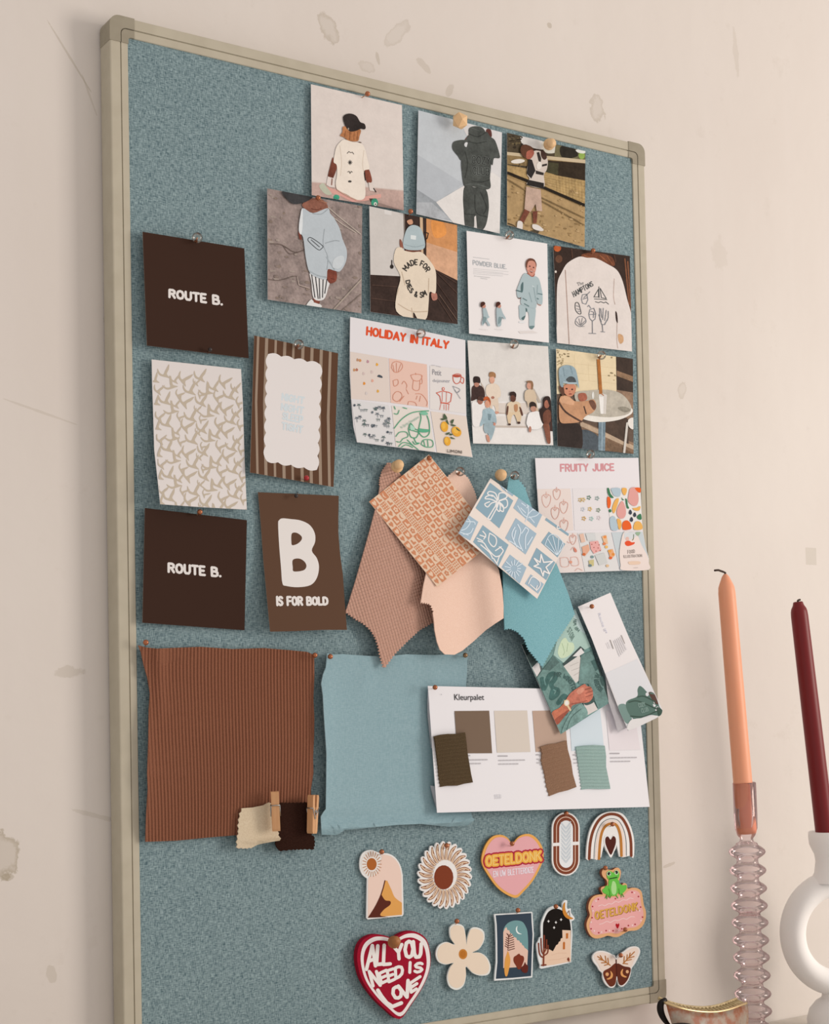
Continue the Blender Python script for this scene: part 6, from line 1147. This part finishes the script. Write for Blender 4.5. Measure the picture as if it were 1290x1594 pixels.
for k, h, t, l, d in (
    ('ball', (572, 146), (556, 157), 'copper ball pin at the top edge of the skateboard photo', .0015), ('ball', (495, 308), (506, 316), 'copper ball pin at the top edge of the pale blue sweater photo', .0015),
    ('ball', (639, 329), (633, 343), 'copper ball pin at the top edge of the grey beanie photo', .0015), ('ball', (923, 390), (919, 399), 'copper ball pin at the top edge of the cream sweater photo', .0015),
    ('ball', (327, 544), (322, 552), 'black ball pin at the bottom of the dark card above the swallow sheet', .002), ('ball', (477, 744), (471, 752), 'red ball pin at the bottom edge of the striped brown card', .004),
    ('ball', (311, 797), (302, 806), 'copper ball pin at the top of the dark card below the swallow sheet', .002), ('ball', (461, 772), (464, 766), 'black ball pin at the top edge of the big letter B card', .001),
    ('ball', (227, 1000), (225, 1010), 'copper ball pin at the upper left corner of the brown ribbed sample', .004), ('ball', (490, 1020), (486, 1026), 'copper ball pin at the upper right corner of the brown ribbed sample', .004),
    ('ball', (514, 1022), (510, 1028), 'copper ball pin at the upper left corner of the powder blue sample', .005), ('ball', (724, 1020), (719, 1027), 'brass ball pin at the upper right corner of the powder blue sample', .005),
    ('ball', (677, 1070), (673, 1075), 'copper ball pin at the upper left corner of the Kleurpalet sheet', .011), ('ball', (668, 713), (664, 722), 'copper ball pin at the top corner of the peach pattern card', .006),
    ('ball', (921, 944), (915, 949), 'copper ball pin at the top of the hooded figure leaflet', .017), ('ball', (594, 1326), (590, 1334), 'copper ball pin at the top of the desert arch patch', .002),
    ('ball', (695, 1316), (692, 1324), 'copper ball pin at the top of the wavy sun patch', .003), ('ball', (797, 1313), (794, 1321), 'copper ball pin in the notch of the pink heart patch', .003),
    ('ball', (881, 1266), (877, 1273), 'copper ball pin at the top of the oval braided patch', .003), ('ball', (953, 1283), (947, 1290), 'copper ball pin in the middle of the rainbow patch', .003),
    ('ball', (942, 1351), (938, 1358), 'copper ball pin beside the head of the green frog', .003), ('ball', (973, 1447), (968, 1453), 'copper ball pin at the lower edge of the pink cloud plaque', .004),
    ('ball', (806, 1417), (803, 1426), 'copper ball pin above the navy window patch', .003), ('ball', (865, 1411), (862, 1419), 'copper ball pin at the top of the black night arch patch', .003),
    ('ball', (711, 1434), (708, 1443), 'copper ball pin on the upper petal of the daisy patch', .003), ('ball', (966, 1487), (962, 1493), 'copper ball pin on the butterfly patch', .003),
    ('clear', (307, 370), (303, 381), 'clear push pin at the top of the dark card above the swallow sheet', .002), ('clear', (465, 536), (459, 545), 'clear push pin at the top edge of the striped brown card', .002),
    ('clear', (655, 519), (645, 521), 'clear push pin over the HOLIDAY IN ITALY title', .002), ('clear', (793, 366), (783, 377), 'clear push pin at the top edge of the POWDER BLUE print', .002),
    ('clear', (800, 536), (794, 547), 'clear push pin at the top edge of the photo of eight children', .002), ('clear', (936, 553), (929, 560), 'clear push pin at the top edge of the cafe table photo', .002),
    ('clear', (919, 707), (913, 717), 'clear push pin at the top edge of the FRUITY JUICE sheet', .002), ('clear', (716, 734), (709, 744), 'clear push pin at the top of the peach jersey sample', .006),
    ('clear', (801, 740), (795, 748), 'clear push pin at the top of the teal felt sample', .006),
    ('gem', (716, 188), (707, 196), 'large faceted pale wood pin above the dark tracksuit photo', .004), ('wood', (856, 224), (847, 228), 'round pale wood pin at the top edge of the clay court photo', .004),
    ('wood', (619, 725), (612, 733), 'pale wood push pin at the top of the dusty pink waffle sample', .006), ('wood', (780, 739), (774, 743), 'pale wood push pin at the top corner of the beach motif card', .012),
    ('wood', (614, 1466), (606, 1470), 'dark wood push pin in the notch of the crimson heart patch', .009)):
    pin(k, h, t, l, d, lift=.0095 if k in ('wood', 'gem') else .0068, r=.0018 if l.startswith('black') else None)

# ------------------------------------------------------------------ things on the ledge
UP = Vector((0, 0, 1))
D1 = .062
def ledge_pt(px, py, d):
    P = cast(px, py, d); return Vector((P.x, P.y, LZ))
# pink bubble glass candle holder
ax_top, ax_bot = cast(1158, 1216, D1), cast(1172.5, 1545, D1)
hx_, hy_ = ax_bot.x, ax_bot.y
base = Vector((hx_, hy_, LZ))
lean = (ax_top - Vector((hx_, hy_, LZ))); k_ = 1.0
zof = lambda py: cast(1170, py, D1).z - LZ
pink_m = clear_mat('pink_glass', ((1.0, .935, .945), (.99, .70, .75)), .05)
holder = empty('glass_candle_holder', base); tag(holder, 'tall pink glass candle holder of stacked bubbles holding the peach candle', 'candle holder')
dirv = (ax_top - base); dirv = Vector((dirv.x, dirv.y, dirv.z)).normalized()
rr = lambda w_: pxr(ax_bot, w_)
sc = 1 / dirv.z
disc_y = [1325, 1354, 1382, 1409, 1435.5, 1463, 1490, 1518, 1547, 1574, 1601, 1628]
prof = []; zb = 0.0
zmin = zof(1640)
prof += [(rr(10), .0), (rr(30), .0), (rr(31), .002), (rr(26), .006), (rr(16), max(.010, zmin - .004))]
for y in reversed(disc_y):
    z = zof(y)
    if z < .018: continue
    for k, f in ((-.0088, .575), (-.0070, .60), (-.0046, .80), (-.0022, .955), (0, 1.0), (.0022, .955), (.0046, .80), (.0070, .60), (.0088, .575)): prof.append((rr(28.5 * f), z + k))
zc = zof(1303)
prof += [(rr(11), zc - .004), (rr(10), zc - .001), (rr(14), zc + .0025), (rr(17.5), zc + .010), (rr(18), zof(1270)), (rr(18), zof(1218)), (rr(17), zof(1217)), (rr(15.6), zof(1219)), (rr(15.6), zof(1270)), (rr(14.8), zc + .011), (rr(8), zc + .004), (0, zc + .003)]
prof = [(r_, z * sc) for r_, z in prof]
ic = next(i for i, q in enumerate(prof) if q[1] >= (zc - .0045) * sc)
bm = bmesh.new(); add_lathe(bm, prof[:ic + 1], base, dirv, 48); mesh_of('bubble_stem', bm, pink_m, holder, base, True)
bm = bmesh.new(); add_lathe(bm, prof[ic:], base, dirv, 48); mesh_of('candle_cup', bm, pink_m, holder, base, True)
# tapered candles
def wax(name, c1, c2, em=.12):
    m, nt, b = nodes(name); n = noise(nt, coords(nt, (1, 1, .15)), 160, 3)
    nt.links.new(mixc(nt, n, rgb(c1), rgb(c2)), b.inputs['Base Color']); b.inputs['Roughness'].default_value = .42; b.inputs['Specular IOR Level'].default_value = .35
    b.inputs['Subsurface Weight'].default_value = em; b.inputs['Subsurface Radius'].default_value = (.006, .003, .002); b.inputs['Subsurface Scale'].default_value = .5
    return m
def candle(bot, tip, r, mat, label, tipshape, wick):
    L = (tip - bot).length; ax = (tip - bot).normalized(); root = empty('taper_candle', bot); tag(root, label, 'candle')
    bm = bmesh.new(); add_lathe(bm, [(0, 0), (r * 1.08, 0), (r * 1.13, .004), (r * 1.07, L * .5), (r, L - tipshape[0])] + [(r * f, L - q) for f, q in tipshape[1]], bot, ax, 40)
    mesh_of('wax_body', bm, mat, root, bot, True)
    bm = bmesh.new(); add_tube(bm, wick, .0011, 8); mesh_of('wick', bm, M('#4a3c34', .9), root, bot, True)
peach_w = wax('peach_wax', '#e9976f', '#eba07c'); wine_w = wax('wine_wax', '#6a1013', '#741418', .05)
cb, ct = cast(1162.5, 1297, D1), cast(1128.5, 893, D1); r1 = pxr(ct, 13.3)
axp = (ct - cb).normalized()
candle(cb, ct, r1, peach_w, 'tall peach taper candle leaning in the pink glass holder', (.020, [(.93, .014), (.78, .0105), (.42, .003), (.2, .0006), (.05, 0)]), [ct - axp * .003, ct + axp * .001, cast(1125, 890, D1), cast(1118, 887.5, D1), cast(1112, 888, D1)])
D2 = .058
wb, wt = cast(1285, 1305, D2), cast(1241.5, 936, D2); r2 = pxr(wt, 13.2); axw = (wt - wb).normalized()
candle(wb, wt, r2, wine_w, 'wine red taper candle standing in the white ring vase', (.016, [(.96, .011), (.88, .008), (.66, .0045), (.60, .0025), (.56, .001), (.42, .0004), (.05, .0012)]), [wt - axw * .003, wt + axw * .0006, cast(1242, 934.5, D2), cast(1245, 933.5, D2)])
# white ceramic ring vase
cer_m = speck_mat('matte_white_ceramic', '#f4ebe4', '#f0e6de', 60, .55, .0003)
vc = cast(1303, 1452, D2); vb = Vector((vc.x, vc.y, LZ)); vase = empty('ring_vase', vb); tag(vase, 'matte white ceramic ring vase at the right edge holding the red candle', 'vase')
s1 = pxr(vc, 1)
bm = bmesh.new(); ro, ri = 91 * s1, 53 * s1; R_t, r_t = (ro + ri) / 2, (ro - ri) / 2; seg, s2 = 64, 24; V = []
yawv = Matrix.Rotation(YAW * .8, 3, 'Z')
for i in range(seg):
    a = 2 * PI * i / seg; row = []
    for j in range(s2):
        b_ = 2 * PI * j / s2
        row.append(bm.verts.new(vc + yawv @ Vector(((R_t + r_t * math.cos(b_)) * math.cos(a), r_t * 1.35 * math.sin(b_), (R_t + r_t * math.cos(b_)) * math.sin(a) * 1.07))))
    V.append(row)
for i in range(seg):
    for j in range(s2): bm.faces.new((V[i][j], V[(i + 1) % seg][j], V[(i + 1) % seg][(j + 1) % s2], V[i][(j + 1) % s2]))
bmesh.ops.recalc_face_normals(bm, faces=bm.faces)
mesh_of('ring_body', bm, cer_m, vase, vb, True)
ztop, zr = cast(1290, 1294, D2).z, vc.z + ro * 1.07
bm = bmesh.new(); nx = cast(1292, 1294, D2).x
nb = Vector((nx + .001, vc.y, zr - .012)); na = (Vector((nx, vc.y, ztop)) - nb)
hn = na.length
add_lathe(bm, [(34 * s1, 0), (27 * s1, .010), (24.5 * s1, hn * .42), (26 * s1, hn * .55), (33 * s1, hn * .75), (34 * s1, hn * .9), (33.5 * s1, hn - .0008), (32 * s1, hn), (21 * s1, hn), (19.5 * s1, hn - .001), (19 * s1, hn * .5), (0, hn * .48)], nb, na, 40)
mesh_of('candle_neck', bm, cer_m, vase, vb, True)
bm = bmesh.new(); zb_ = vc.z - ro * 1.07 + .004 - LZ
add_lathe(bm, [(0, 0), (45 * s1, 0), (48 * s1, .002), (50 * s1, zb_ * .30), (46 * s1, zb_ * .55), (36 * s1, zb_ * .76), (27 * s1, zb_ * .86), (26 * s1, zb_ * .95), (30 * s1, zb_ + .004), (0, zb_ + .005)], vb, UP, 40)
mesh_of('round_foot', bm, cer_m, vase, vb, True)

# marbled hair claw lying at the board's lower right corner
def marble_mat():
    m, nt, b = nodes('marbled_acetate'); v = coords(nt)
    n1 = noise(nt, v, 90, 5, .6); n2 = noise(nt, v, 42, 4, .6)
    c = mixc(nt, ramp(nt, n1, .40, .60), rgb('#b5683f'), rgb('#bfa48c')); c = mixc(nt, ramp(nt, n2, .52, .66), c, rgb('#c2b3a2')); c = mixc(nt, ramp(nt, n1, .68, .74), c, rgb('#8a4a32'))
    nt.links.new(c, b.inputs['Base Color']); b.inputs['Roughness'].default_value = .4; b.inputs['Coat Weight'].default_value = .08; return m
DC = .085
gold_m = M('#cfae7e', .28, .5, .85)
cl = ledge_pt(1098, 1594, DC); claw = empty('hair_claw', cl); tag(claw, 'marbled orange hair claw with gold rim below the board corner on ledge', 'hair clip')
top_px = [(1034, 1561), (1046, 1566), (1062, 1571), (1085, 1575), (1110, 1576), (1133, 1572), (1150, 1566), (1161, 1562)]
topP = [cast(x, y, DC + .010 * math.sin(PI * i / 7)) for i, (x, y) in enumerate(top_px)]
topP = [Vector(q) for q in topP]
bm = bmesh.new(); rows = []
nseg = 28
sm_ = crom([tuple(q) for q in topP], False, 4)
ctr = sum((Vector(q) for q in sm_), Vector()) / len(sm_)
for q in sm_:
    q = Vector(q); col = []
    for k in range(9):
        t = k / 8; z = q.z * (1 - t) + (LZ + .0012) * t
        bulge = math.sin(PI * min(1, t * .9 + .1)) * .006; sx = 1 - .42 * t ** 1.6
        col.append(bm.verts.new((ctr.x + (q.x - ctr.x) * sx, q.y - bulge - .010 * t * t, z)))
    rows.append(col)
for a, b in zip(rows, rows[1:]):
    for k in range(8): bm.faces.new((a[k], b[k], b[k + 1], a[k + 1]))
bmesh.ops.solidify(bm, geom=bm.faces[:], thickness=.0022); bmesh.ops.recalc_face_normals(bm, faces=bm.faces)
mesh_of('marbled_leaf', bm, marble_mat(), claw, cl, True)
bm = bmesh.new(); add_tube(bm, [Vector(q) + Vector((0, -.0006, .0004)) for q in sm_], .0015, 8); mesh_of('gold_rim', bm, gold_m, claw, cl, True)
bm = bmesh.new()       # toothed gold inner edge
inn = [Vector(q) + Vector((-(Vector(q).x - ctr.x) * .04, .011, .0030)) for q in sm_]
add_tube(bm, inn, .0016, 8)
for i in range(1, len(inn) - 1):
    q0, q1 = inn[i], Vector(sm_[i]); add_tube(bm, [q0, (q0 + q1) / 2 + Vector((0, 0, -.0006)), q1], [.0011, .0017, .0009], 6)
mesh_of('toothed_rim', bm, grain_mat('worn_gold', '#a58a5f', '#cbb083', (300, 300, 300), .4), claw, cl, True)
bm = bmesh.new(); bk = crom([tuple(cast(x, y, DC - .004)) for x, y in ((1036, 1556), (1029, 1561), (1027.5, 1570), (1030, 1580), (1036, 1590), (1044, 1598), (1056, 1602))], False, 5)
lo = min(q[2] for q in bk); bk = [(x, y, max(z, LZ + .0025)) for x, y, z in bk]
add_tube(bm, bk, [.0012 + .0022 * math.sin(PI * min(1, .15 + i / len(bk))) for i in range(len(bk))], 10)
mesh_of('black_back_leaf', bm, M('#17110f', .45, .2), claw, cl, True)
bm = bmesh.new(); fb = [cast(x, y, DC + .022) for x, y in ((1034, 1606), (1042, 1600), (1054, 1597), (1068, 1597), (1078, 1600), (1086, 1608))]
fb = [Vector((q.x, q.y, max(q.z, LZ + .003))) for q in fb]
add_tube(bm, crom([tuple(q) for q in fb], False, 4), .0028, 10)
mesh_of('black_front_arm', bm, M('#17110f', .45, .2), claw, cl, True)
